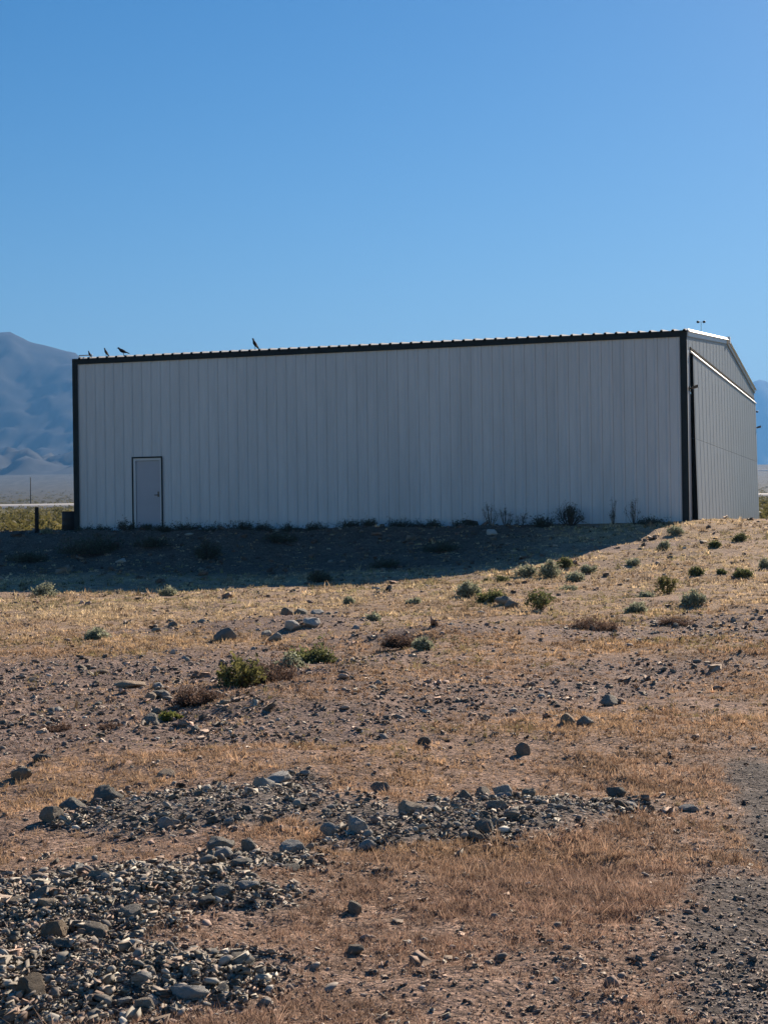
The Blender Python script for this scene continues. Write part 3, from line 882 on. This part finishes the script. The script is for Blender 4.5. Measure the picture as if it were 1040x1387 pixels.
region('rock', 24, lambda x, y: P2(x, y) > .4 and x > -1, (-1, 8, 11, 30), .06, .14, 'brown grey stone on the bare ground right of centre', 'stones on the bare ground at right')

# each loose stone is told by its tone, its size and where it lies beside a rock that can be named shortly
anchor_names = ['pale rock below the walk door', 'pale rock near the tall weeds', 'broad grey boulder', 'pointed brown rock', 'dark blocky rock', 'flat dark rock behind the blocky one', 'brown humped rock',
    'pale tilted slab', 'long pale flat rock', 'dark squarish rock between the heaps', 'tallest pale block', None, None, 'brown upright rock', 'brown rock at the heap end', None, 'low pale rock lying apart',
    'large dark angular rock', 'pale round rock', 'tilted pale rock', None, 'left rock of the pair', 'right rock of the pair', 'low rock behind the pair', None, 'small dark rock at the centre', 'long dark slab', None, 'pale smooth cobble', 'pale wedge',
    'biggest dark boulder', None, 'pale block above the boulder', 'flat pale slab', 'thin pale flat stone', 'grey upright rock', 'dark craggy rock', 'dark lone rock of the rubble', None, None, 'wide pale bottom rock', 'rounded bottom rock', None] + [None] * 14 + ['dark rock below the shrub'] + [None] * 3 + ['flat pale rock'] + [None] * 20
anchors = [(nm, p[0][0], p[0][1]) for nm, p in zip(anchor_names, named) if nm]
ws_sorted = sorted(l_[3] * 2240 / l_[2] for l_ in loose)
mid_w = ws_sorted[len(ws_sorted) // 2]
seen = {}
RANK = ['nearest', 'second nearest', 'third nearest']
for o, x, y, w, pale in sorted(loose, key=lambda l_: min((l_[1] - a[1]) ** 2 + (l_[2] - a[2]) ** 2 for a in anchors)):
    done = False
    for nm, ax, ay in sorted(anchors, key=lambda a: (a[1] - x) ** 2 + (a[2] - y) ** 2)[:6]:
        dx, dy = x - ax, (y - ay) * .5
        rel = ('right of' if dx > 0 else 'left of') if abs(dx) > abs(dy) else ('behind' if dy > 0 else 'in front of')
        kk = ('bigger' if w * 2240 / y > mid_w else 'smaller', 'pale' if pale else 'grey', rel, nm)
        c_ = seen.get(kk, 0)
        if c_ < 3:
            seen[kk] = c_ + 1
            o['label'] = '%s %s %s stone %s the %s' % (RANK[c_], kk[0], kk[1], rel, nm)
            done = True
            break

# ------------------------------------------------------------------ gravel (countless small stones)
def scatter_fan(n, y0, y1, r_, p=1.35, hw=.27):
    """points spread over the ground, denser towards the viewer"""
    u = r_.random(n)
    e = 1 - p
    y = (y0 ** e + u * (y1 ** e - y0 ** e)) ** (1 / e)
    t = r_.random(n)
    x = (r_.random(n) * 2 - 1) * (hw * y + .35)
    m = t < .16                                    # thinner cover goes on beyond both borders of the view
    x = np.where(m, np.sign(x) * (hw * y + .35 + (t / .16) ** 1.5 * 3.5), x)
    return x, y

def octa(seed):
    r_ = np.random.default_rng(seed)
    v = np.array([(1, 0, 0), (-1, 0, 0), (0, 1, 0), (0, -1, 0), (0, 0, 1), (0, 0, -1)], float)
    v += r_.normal(size=v.shape) * .25
    v *= np.array([1, r_.uniform(.6, 1), r_.uniform(.4, .85)])
    v /= np.abs(v[:, 0]).max()
    f = np.array([(0, 2, 4), (2, 1, 4), (1, 3, 4), (3, 0, 4), (2, 0, 5), (1, 2, 5), (3, 1, 5), (0, 3, 5)])
    return v, f
def slab(seed):
    r_ = np.random.default_rng(seed)
    v = np.array([(x, y, z) for z in (-1, 1) for y in (-1, 1) for x in (-1, 1)], float)
    v += r_.uniform(-.34, .34, size=v.shape)
    v = np.vstack([v, [(r_.normal() * .2, r_.normal() * .2, 1.25)], [(1.2, 0, r_.normal() * .2)], [(0, -1.2, r_.normal() * .2)], [(0, 0, -1)]])
    v *= np.array([1, r_.uniform(.55, .9), r_.uniform(.35, .75)])
    v /= np.abs(v[:, 0]).max()
    f = np.array([(4, 5, 8), (5, 7, 8), (7, 6, 8), (6, 4, 8), (1, 3, 9), (3, 7, 9), (7, 5, 9), (5, 1, 9), (0, 1, 10), (1, 5, 10), (5, 4, 10), (4, 0, 10), (2, 6, 7), (2, 7, 3), (0, 4, 6), (0, 6, 2), (0, 2, 11), (2, 3, 11), (3, 1, 11), (1, 0, 11)])
    return v, f
STONE_LO = [rock_shape(0, 300 + s, 5) if s % 3 == 0 else slab(300 + s) for s in range(24)]
STONE_XS = [octa(500 + s) for s in range(20)]
def stones_mesh(name, shapes, x, y, w, dz, c, r_):
    n = len(x); nv = len(shapes[0][0])
    z = ground_z(x, y) + dz
    a = r_.random(n) * 6.283
    tl = r_.normal(size=(n, 2)) * .22
    hs = r_.uniform(.45, 1.0, n)
    loc = np.stack([s[0] for s in shapes])[r_.integers(0, len(shapes), n)] * .5 * w[:, None, None]
    loc[:, :, 2] *= hs[:, None]
    loc[:, :, 2] += loc[:, :, 0] * tl[:, 0:1] + loc[:, :, 1] * tl[:, 1:2]
    ca, sa = np.cos(a)[:, None], np.sin(a)[:, None]
    V = np.zeros((n, nv, 3))
    V[:, :, 0] = loc[:, :, 0] * ca - loc[:, :, 1] * sa + x[:, None]
    V[:, :, 1] = loc[:, :, 0] * sa + loc[:, :, 1] * ca + y[:, None]
    V[:, :, 2] = loc[:, :, 2] + (z + w * .12)[:, None]
    F = shapes[0][1][None] + (np.arange(n) * nv)[:, None, None]
    o = link(bpy.data.objects.new(name, np_mesh(name, V.reshape(-1, 3), F.reshape(-1, 3), M['gravel'], np.repeat(c, nv, 0))))
    tag(o, kind='stuff')
def gravel():
    r_ = np.random.default_rng(5)
    xs, ys, ws = [], [], []
    def keep(x, y, w, k_):
        xs.append(x[k_]); ys.append(y[k_]); ws.append(w[k_])
    # heaps: close cover of chips with a few larger stones
    x, y = scatter_fan(330000, 4.4, 11.0, r_, 1.6)
    pm = pile_mask(x, y); pm = np.maximum(pm ** 1.3, .30 * smooth(pm * 4)) * (.2 + 1.45 * fbm(x * 3.2, y * 3.2, 3, 91) ** 1.5)
    w = np.clip(.0115 * np.exp(r_.normal(0, .68, len(x))), .005, .065)
    keep(x, y, w, r_.random(len(x)) < pm * .58)
    # worn track at the right: fine chips bedded in dirt
    x, y = scatter_fan(120000, 4.4, 11.0, r_, 1.6)
    w = np.clip(.0082 * np.exp(r_.normal(0, .45, len(x))), .005, .035)
    keep(x, y, w, r_.random(len(x)) < strip_mask(x, y) * .62)
    # thin scatter everywhere
    x, y = scatter_fan(60000, 4.4, 36, r_, 1.75)
    w = .0125 * np.exp(r_.normal(0, .5, len(x))) * (1 + np.clip(y - 8, 0, 30) * .075)
    keep(x, y, w, (r_.random(len(x)) < .16 + .34 * smooth((y - 8) / 8) + .5 * fbm(x * 1.5, y * 1.5, 3, 97) ** 2.5) & ~in_hangar(x, y, .05))
    # grit everywhere close by
    x, y = scatter_fan(60000, 4.4, 16, r_, 1.7)
    w = .0078 * np.exp(r_.normal(0, .38, len(x))) * (1 + np.clip(y - 7, 0, 30) * .09)
    keep(x, y, w, r_.random(len(x)) < .30 + .6 * fbm(x * 1.2, y * 1.2, 3, 99) ** 1.5)
    # stony bare ground
    x, y = scatter_fan(150000, 9, 36, r_, 1.25)
    w = .017 * np.exp(r_.normal(0, .6, len(x))) * (.6 + y * .024)
    keep(x, y, w, (r_.random(len(x)) < stony_mask(x, y) ** 1.3 * .8 * fbm(x * 2, y * 2, 3, 95) * 1.4) & ~in_hangar(x, y, .05))
    # the bank below the long wall and the lit slope beside it
    n = 16000
    x = r_.uniform(-13, 13, n); y = r_.uniform(29, 50, n)
    w = .045 * np.exp(r_.normal(0, .62, n))
    keep(x, y, w, (r_.random(n) < .15 + .85 * bank_mask(x, y)) & ~in_hangar(x, y, .1) & (np.abs(x) < .25 * y + .4))
    x = np.concatenate(xs); y = np.concatenate(ys); w = np.concatenate(ws)
    n = len(x)
    pm = pile_mask(x, y)
    dz = pm * r_.random(n) ** 2 * .022
    tone = np.clip(np.exp(r_.normal(.0, .36, n)), .3, 2.3) * np.where(bank_mask(x, y) > .5, .7, 1)  # stones on the bank darkened too, shade put into their colour
    warm = r_.random(n)
    grey = np.array([.285, .262, .222]); brown = np.array([.25, .170, .132])
    mixw = np.where(pm > .4, warm ** 3, warm ** .7)[:, None]
    c = (grey * (1 - mixw) + brown * mixw) * tone[:, None]
    big = w * 2240 / y > 5.5
    print('gravel', big.sum(), (~big).sum())
    stones_mesh('gravel', STONE_LO, x[big], y[big], w[big], dz[big], c[big], r_)
    big = ~big
    stones_mesh('gravel_chips', STONE_XS, x[big], y[big], w[big], dz[big], c[big], r_)
gravel()

# ------------------------------------------------------------------ dry grass
def grass():
    r_ = np.random.default_rng(9)
    x, y = scatter_fan(230000, 4.4, 46, r_, 1.62)
    g = grass_mask(x, y)
    k_ = (r_.random(len(x)) < g ** 2.0) & ~in_hangar(x, y, .1)
    x, y, g = x[k_], y[k_], g[k_]
    n = len(x); nb = 7; print('tufts', n)
    z = ground_z(x, y)
    far = smooth((y - 9) / 26)
    hgt = (.012 + .024 * r_.random(n) ** 2.2) * (.6 + .7 * g) * (1 + far * .9)
    tall = r_.random(n) < .035
    hgt = np.where(tall, hgt * r_.uniform(1.6, 2.8, n), hgt)
    rad = (.010 + .022 * r_.random(n)) * (1 + far * 2.4)
    # colours: rusty stubble close by, straw further back, a little green
    red = np.array([.42, .285, .205]); gold = np.array([.54, .365, .205]); pale = np.array([.62, .485, .30]); grn = np.array([.20, .20, .075])
    t = np.clip(.1 + 1.6 * (fbm(x * .35, y * .35, 3, 71) - .35) + .5 * (y - 6) / 9 - .35 * (y < 7.2), 0, 1)[:, None]
    t2 = smooth((y - 16) / 14)[:, None]
    c = red * (1 - t) + gold * t
    c = c * (1 - t2) + pale * t2
    pb = smooth((fbm(x * .9, y * .7, 3, 83) - .48) / .14)[:, None]
    c = c * (1 - pb * .45) + np.array([.30, .19, .135]) * pb * .45
    gm = (fbm(x * .6, y * .6, 3, 77) > .56)[:, None] * (r_.random(n) < .45 * smooth((y - 7) / 8))[:, None]
    c = np.where(gm, grn * .6 + c * .4, c)
    c = c * (np.clip(r_.normal(.97, .26, n), .3, 1.7) * (.62 + .76 * fbm(x * 2.6, y * 2.6, 3, 87)))[:, None]
    dk = (r_.random(n) < .12)[:, None]
    c = np.where(dk, c * np.array([.40, .36, .36]), c)
    a = r_.random((n, nb)) * 6.283
    q = r_.random((n, nb)) ** .6
    bx = x[:, None] + np.cos(a) * q * rad[:, None]; by = y[:, None] + np.sin(a) * q * rad[:, None]
    lean = r_.normal(size=(n, nb, 2)) * .5
    h = hgt[:, None] * r_.uniform(.45, 1.15, (n, nb))
    wd_ = (.0016 + .0004 * np.clip(y - 5, 0, 40))[:, None] * r_.uniform(.7, 1.5, (n, nb))
    th = r_.random((n, nb)) * 3.1416
    dx, dy = np.cos(th) * wd_, np.sin(th) * wd_
    bz = np.repeat(z[:, None], nb, 1) - .006
    V = np.zeros((n, nb, 3, 3))
    V[:, :, 0] = np.stack([bx - dx, by - dy, bz], -1)
    V[:, :, 1] = np.stack([bx + dx, by + dy, bz], -1)
    V[:, :, 2] = np.stack([bx + lean[..., 0] * h, by + lean[..., 1] * h, bz + h], -1)
    C = c[:, None, None, :] * np.clip(r_.normal(1, .18, (n, nb, 1, 1)), .5, 1.6) * np.ones((1, 1, 3, 1))
    F = np.arange(n * nb * 3).reshape(-1, 3)
    o = link(bpy.data.objects.new('dry_grass', np_mesh('dry_grass', V.reshape(-1, 3), F, M['grass'], C.reshape(-1, 3))))
    tag(o, kind='stuff')
grass()

# ------------------------------------------------------------------ shrubs and weeds
PAL = dict(sage=((.26, .275, .185), (.40, .405, .28)), dark=((.11, .12, .05), (.20, .21, .085)), olive=((.13, .13, .045), (.23, .21, .08)),
           lime=((.14, .16, .04), (.22, .23, .07)), dead=((.10, .064, .050), (.18, .118, .085)), shade=((.07, .08, .055), (.13, .14, .095)))  # shade: leaf colours darkened for plants in the hangar's shadow
def shrub(name, x, y, w, h, style, label, cat, group, seed, leaves=1300, form='dome', lift=0.0):
    r_ = np.random.default_rng(seed)
    t = empty(name, (x, y, gz(x, y) - .02), r_.random() * 6.28)
    tag(t, label, cat, group)
    nst = {'dome': 34, 'open': 22, 'low': 30, 'stalk': 13}[form]
    st = MB(); tips = []
    for i in range(nst):
        a = r_.random() * 6.283
        q = r_.random() ** .5
        if form == 'dome': e = np.array([math.cos(a) * q * w * .5, math.sin(a) * q * w * .5, h * math.sqrt(max(0.05, 1 - .85 * q * q)) * r_.uniform(.7, 1.0)])
        elif form == 'open': e = np.array([math.cos(a) * q * w * .55, math.sin(a) * q * w * .55, h * r_.uniform(.55, 1.05)])
        elif form == 'low': e = np.array([math.cos(a) * q * w * .5, math.sin(a) * q * w * .45, h * r_.uniform(.25, 1.0) * (1 - .5 * q)])
        else: e = np.array([math.cos(a) * q * w * .5 + r_.normal() * .04, math.sin(a) * q * w * .3, h * r_.uniform(.3, 1.0)])
        b0_ = e * np.array([.22, .22, 0]) + np.array([0, 0, .0])
        m_ = (b0_ + e) / 2 + np.array([e[0] * .10, e[1] * .10, h * .05]) + r_.normal(size=3) * w * .03
        rd = max(.004, .010 * (w + h)) * (.55 if form == 'stalk' else 1)
        st.tube([b0_, m_, e], [rd, rd * .7, rd * .25], 4, caps=False)
        tips.append((b0_, m_, e))
        for _ in range(3):                                   # side twigs
            s0 = m_ + (e - m_) * r_.uniform(0, .7)
            e2 = s0 + (e - m_) * r_.uniform(.25, .5) + r_.normal(size=3) * w * .09
            e2[2] = max(e2[2], .03)
            st.tube([s0, e2], [rd * .5, rd * .2], 3, caps=False)
            tips.append((s0, (s0 + e2) / 2, e2))
    st.build('stem', M['dead' if style == 'dead' else 'twig'], t)
    lo, hi = [np.array(c) for c in PAL[style]]
    n = leaves
    pick = r_.integers(0, len(tips), n)
    u = r_.uniform(.15, 1.05, n)[:, None]
    T = np.array([[p0, p1, p2] for p0, p1, p2 in tips])[pick]
    pos = (1 - u) ** 2 * T[:, 0] + 2 * u * (1 - u) * T[:, 1] + u * u * T[:, 2]
    sp = {'dome': .05, 'open': .045, 'low': .06, 'stalk': .035}[form] * (w + h) * .7
    pos += r_.normal(size=(n, 3)) * sp
    pos[:, 2] = np.maximum(pos[:, 2], .01)
    ls = (.016 + .012 * r_.random(n)) * (1 + (w + h) * .5) * (.8 if style in ('dead', 'shade') else 1) * (.62 if form == 'stalk' else 1)
    d = r_.normal(size=(n, 3)); d[:, 2] = np.abs(d[:, 2]) * .8 + .3; d /= np.linalg.norm(d, axis=1)[:, None]
    sd = np.cross(d, r_.normal(size=(n, 3))); sd /= np.linalg.norm(sd, axis=1)[:, None]
    thin = .2 if style == 'dead' else .38
    V = np.stack([pos - d * ls[:, None] * .6, pos + sd * ls[:, None] * thin, pos + d * ls[:, None] * .9, pos - sd * ls[:, None] * thin], 1)
    mx = r_.random((n, 1))
    c = (lo * (1 - mx) + hi * mx) * np.clip(r_.normal(1, .2, (n, 1)), .5, 1.6)
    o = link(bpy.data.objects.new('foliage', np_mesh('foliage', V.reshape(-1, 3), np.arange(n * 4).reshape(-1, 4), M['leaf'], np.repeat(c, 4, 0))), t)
    return t

GS = 'low shrubs in the dry grass'
shrubs = [   # place, width px, height px, style, form, label
    ((-6.989, 33.937), 34, 24, 'sage', 'dome', 'round grey green shrub at the left shadow edge'),
    ((-4.392, 33.652), 28, 13, 'sage', 'dome', 'low grey green shrub on the shadow edge under the walk door'),
    ((-3.768, 21.528), 36, 22, 'sage', 'dome', 'pale grey green shrub alone on the stony flat at left'),
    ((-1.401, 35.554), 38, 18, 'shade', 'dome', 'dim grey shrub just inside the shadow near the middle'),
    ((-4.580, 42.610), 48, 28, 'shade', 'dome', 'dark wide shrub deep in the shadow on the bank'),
    ((1.409, 27.866), 36, 28, 'sage', 'dome', 'round pale green shrub in front of the shadow tip'),
    ((1.681, 26.308), 44, 24, 'dark', 'low', 'dark green shrub beside the pale round one'),
    ((1.953, 31.797), 11, 10, 'dark', 'dome', 'tiny dark shrub on the shadow edge'),
    ((2.247, 31.743), 20, 12, 'dark', 'dome', 'small dark green shrub on the shadow edge right of the tiny one'),
    ((2.783, 32.697), 32, 18, 'sage', 'dome', 'leftmost grey shrub of the cluster at the shadow tip'),
    ((3.242, 32.477), 34, 28, 'sage', 'dome', 'tallest pale green shrub of the cluster at the shadow tip'),
    ((3.646, 33.509), 24, 18, 'dark', 'dome', 'dark shrub behind the tallest one of the cluster'),
    ((3.581, 31.027), 28, 18, 'sage', 'dome', 'front grey green shrub of the cluster at the shadow tip'),
    ((4.003, 32.642), 22, 15, 'sage', 'dome', 'rightmost pale shrub of the cluster at the shadow tip'),
    ((2.292, 24.566), 40, 30, 'dark', 'open', 'dark green shrub with two forked leaning branches'),
    ((4.588, 27.030), 28, 32, 'olive', 'open', 'upright olive shrub on the right slope'),
    ((4.127, 26.108), 24, 11, 'sage', 'dome', 'faint low shrub left of the upright olive one'),
    ((4.506, 24.153), 36, 26, 'sage', 'dome', 'round blue grey shrub on the right slope'),
    ((3.518, 23.192), 30, 20, 'sage', 'dome', 'grey green shrub below the upright olive one'),
    ((5.775, 30.687), 22, 15, 'dark', 'dome', 'small dark shrub high on the right slope'),
    ((6.230, 30.635), 14, 9, 'dark', 'dome', 'tiny dark shrub between two small ones on the right slope'),
    ((6.470, 29.918), 28, 15, 'dark', 'dome', 'low dark green shrub near the right border'),
    ((7.280, 31.690), 18, 22, 'sage', 'dome', 'grey shrub cut by the right border'),
    ((8.151, 37.947), 22, 15, 'dark', 'dome', 'dark shrub below the far end of the hangar door'),
    ((7.327, 36.715), 18, 11, 'dark', 'dome', 'small dark shrub below the middle of the hangar door'),
    ((6.207, 36.684), 18, 15, 'sage', 'dome', 'grey shrub on the slope below the hangar corner'),
    ((5.033, 33.481), 20, 13, 'sage', 'dome', 'grey shrub on the slope beside the small mound'),
    ((7.265, 41.262), 26, 14, 'sage', 'dome', 'wispy shrub at the foot of the right hangar corner'),
    ((-1.275, 14.477), 72, 44, 'olive', 'open', 'tall open yellow green bush at the terrace edge'),
    ((-1.075, 14.938), 92, 40, 'dead', 'low', 'brown dead brush heaped against the terrace edge'),
    ((-0.985, 17.002), 38, 25, 'sage', 'dome', 'round grey green shrub above the brown dead brush'),
    ((-0.790, 18.116), 74, 22, 'dark', 'low', 'wide dark green shrub at the top of the terrace edge'),
    ((-1.654, 12.666), 32, 14, 'lime', 'low', 'small bright green plant left of the terrace edge'),
    ((-1.503, 13.281), 72, 28, 'dead', 'low', 'low brown brush between the bright green plant and tall bush'),
    ((0.394, 17.602), 30, 20, 'sage', 'dome', 'grey shrub on the dark brushy mound near the middle'),
    ((0.185, 18.519), 60, 16, 'dead', 'low', 'dark dead brush on the mound near the middle'),
    ((-0.168, 23.389), 22, 15, 'sage', 'dome', 'small grey shrub above the middle mound'),
    ((-0.583, 26.780), 18, 12, 'sage', 'dome', 'tiny grey shrub behind the cairn of rocks'),
    ((0.460, 26.939), 22, 11, 'sage', 'low', 'pale low shrub in the yellow grass at the middle'),
    ((2.518, 20.325), 76, 16, 'dead', 'low', 'flat reddish brown brush in the grass at right'),
    ((3.690, 21.060), 50, 12, 'dead', 'low', 'thin reddish brush right of the flat brown brush'),
    ((3.190, 28.776), 26, 9, 'sage', 'low', 'thin low shrub in front of the shrub cluster'),
    ((-9.811, 48.171), 20, 9, 'sage', 'dome', 'pale low shrub at the foot of the black post'),
    ((-2.034, 12.193), 34, 9, 'dead', 'low', 'reddish flat brush on the stony flat'),
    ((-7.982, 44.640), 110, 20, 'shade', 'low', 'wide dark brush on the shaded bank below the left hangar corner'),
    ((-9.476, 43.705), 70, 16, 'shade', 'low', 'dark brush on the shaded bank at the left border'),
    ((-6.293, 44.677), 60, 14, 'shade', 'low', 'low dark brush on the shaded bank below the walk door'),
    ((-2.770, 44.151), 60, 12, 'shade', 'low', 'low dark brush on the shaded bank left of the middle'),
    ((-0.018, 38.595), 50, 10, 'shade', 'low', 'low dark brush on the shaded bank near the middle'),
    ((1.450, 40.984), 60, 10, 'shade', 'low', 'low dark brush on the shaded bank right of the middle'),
    ((-2.411, 12.039), 46, 10, 'dead', 'low', 'reddish flat brush at the left of the stony flat'),
]
for i, ((x, y), wp, hp, sty, form, lab) in enumerate(shrubs):
    k_ = y / 2240.0
    shrub('shrub', x, y, wp * k_ * .94, hp * k_ * .86, sty, lab, 'shrub', GS, 900 + i, leaves=int(500 + 26 * wp) * (2 if sty == 'dead' else 1) if form != 'open' else int(350 + 12 * wp), form=form)
# weeds rooted along the foot of the long wall: (metres from the left corner, width, height, form, label)
GW = 'weeds along the foot of the long wall'
weeds = [(.6, .7, .16, 'low', 'low dark weed at the wall foot by the left corner'), (1.25, .6, .20, 'low', 'low dark weed just left of the walk door'),
         (2.15, .7, .30, 'low', 'dark weed growing against the foot of the walk door'), (2.6, .5, .22, 'low', 'dark weed at the right side of the walk door foot'),
         (3.3, .8, .22, 'low', 'low dark weed right of the walk door')]
ORD = ['first', 'second', 'third', 'fourth', 'fifth', 'sixth', 'seventh', 'eighth', 'ninth', 'tenth']
for j_, s in enumerate((4.1, 4.9, 5.6, 6.4, 7.2, 8.0, 8.9, 9.6, 10.4, 11.2)):
    weeds.append((s, .5 + .5 * ((s * 7.3) % 1), .12 + .14 * ((s * 3.7) % 1), 'low', 'low dark weed, %s of the ten along the middle of the wall foot' % ORD[j_]))
weeds += [(12.95, .5, .62, 'stalk', 'tall thin weed, first from the left among the tall weeds on the wall'), (13.35, .55, .50, 'stalk', 'tall thin weed second among the tall weeds on the wall'),
          (13.9, .6, .36, 'stalk', 'medium thin weed between the tall weeds and the bushy one'), (14.5, .8, .42, 'low', 'dark spreading weed left of the bushy weed on the wall'),
          (15.15, .75, .62, 'dome', 'biggest bushy weed against the long wall'), (16.35, .28, .72, 'stalk', 'single tall stalk against the wall right of the bushy weed'),
          (16.9, .45, .70, 'stalk', 'tall branching weed nearest the right corner on the wall'), (17.3, .8, .18, 'low', 'low dark weed near the right corner of the long wall'),
          (12.2, .7, .18, 'low', 'low dark weed left of the tall weeds on the wall')]
for i, (s, w, h, form, lab) in enumerate(weeds):
    off = .45 + .5 * ((s * 5.1) % 1)
    q = CORNER - EX * (LEN - s) - EY * off
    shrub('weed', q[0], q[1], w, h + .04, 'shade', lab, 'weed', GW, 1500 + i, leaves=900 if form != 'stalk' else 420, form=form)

# ------------------------------------------------------------------ scrub on the plain behind
def scrub():
    r_ = np.random.default_rng(21)
    n = 5200
    u = r_.random(n)
    y = 57 * (1500 / 57) ** (u ** 1.1)
    x = (r_.random(n) * 2 - 1) * (.30 * y + 8)
    k_ = ~in_hangar(x, y, 1.0) & (np.abs(y - (386 + (x + 70) * .09)) > 24)
    x, y = x[k_], y[k_]; n = len(x)
    z = ground_z(x, y)
    sz = (.35 + .5 * r_.random(n)) * (1 + np.clip(y - 60, 0, 600) * .0016)
    nb = 34
    th = r_.random((n, nb)) * 6.283; q = r_.random((n, nb)) ** .5
    hz = r_.random((n, nb))
    p = np.stack([np.cos(th) * q * sz[:, None] * .8, np.sin(th) * q * sz[:, None] * .8, sz[:, None] * .75 * hz * np.sqrt(1 - .8 * q * q)], -1)
    p += np.stack([x, y, z], -1)[:, None, :]
    ls = sz[:, None, None] * .26
    a = r_.normal(size=(n, nb, 3)); b_ = r_.normal(size=(n, nb, 3)); a[..., 2] = np.abs(a[..., 2])
    a /= np.linalg.norm(a, axis=-1, keepdims=True); b_ /= np.linalg.norm(b_, axis=-1, keepdims=True)
    V = np.stack([p - b_ * ls * .5, p + b_ * ls * .5, p + a * ls], 2)
    mx = r_.random((n, 1))
    c = np.array([.10, .095, .032]) * (1 - mx) + np.array([.185, .155, .06]) * mx
    c = c * np.clip(r_.normal(1, .2, (n, 1)), .5, 1.5)
    C = np.repeat(c, nb * 3, 0)
    o = link(bpy.data.objects.new('desert_scrub', np_mesh('desert_scrub', V.reshape(-1, 3), np.arange(n * nb * 3).reshape(-1, 3), M['leaf'], C)))
    tag(o, kind='stuff')
scrub()

# ------------------------------------------------------------------ haze
hz = MB().box(-10000, 10000, -300, 14500, -12, 965)
hm = bpy.data.materials.new('haze')
hm.use_nodes = True
hm.node_tree.nodes.clear()
pv = hm.node_tree.nodes.new('ShaderNodeVolumePrincipled')
pv.inputs['Color'].default_value = (.12, .33, .68, 1)
pv.inputs['Anisotropy'].default_value = 0.22
pv.inputs['Density'].default_value = 1.2e-4
ho = hm.node_tree.nodes.new('ShaderNodeOutputMaterial')
hm.node_tree.links.new(pv.outputs[0], ho.inputs['Volume'])
o = hz.build('haze', hm)
tag(o, kind='stuff')
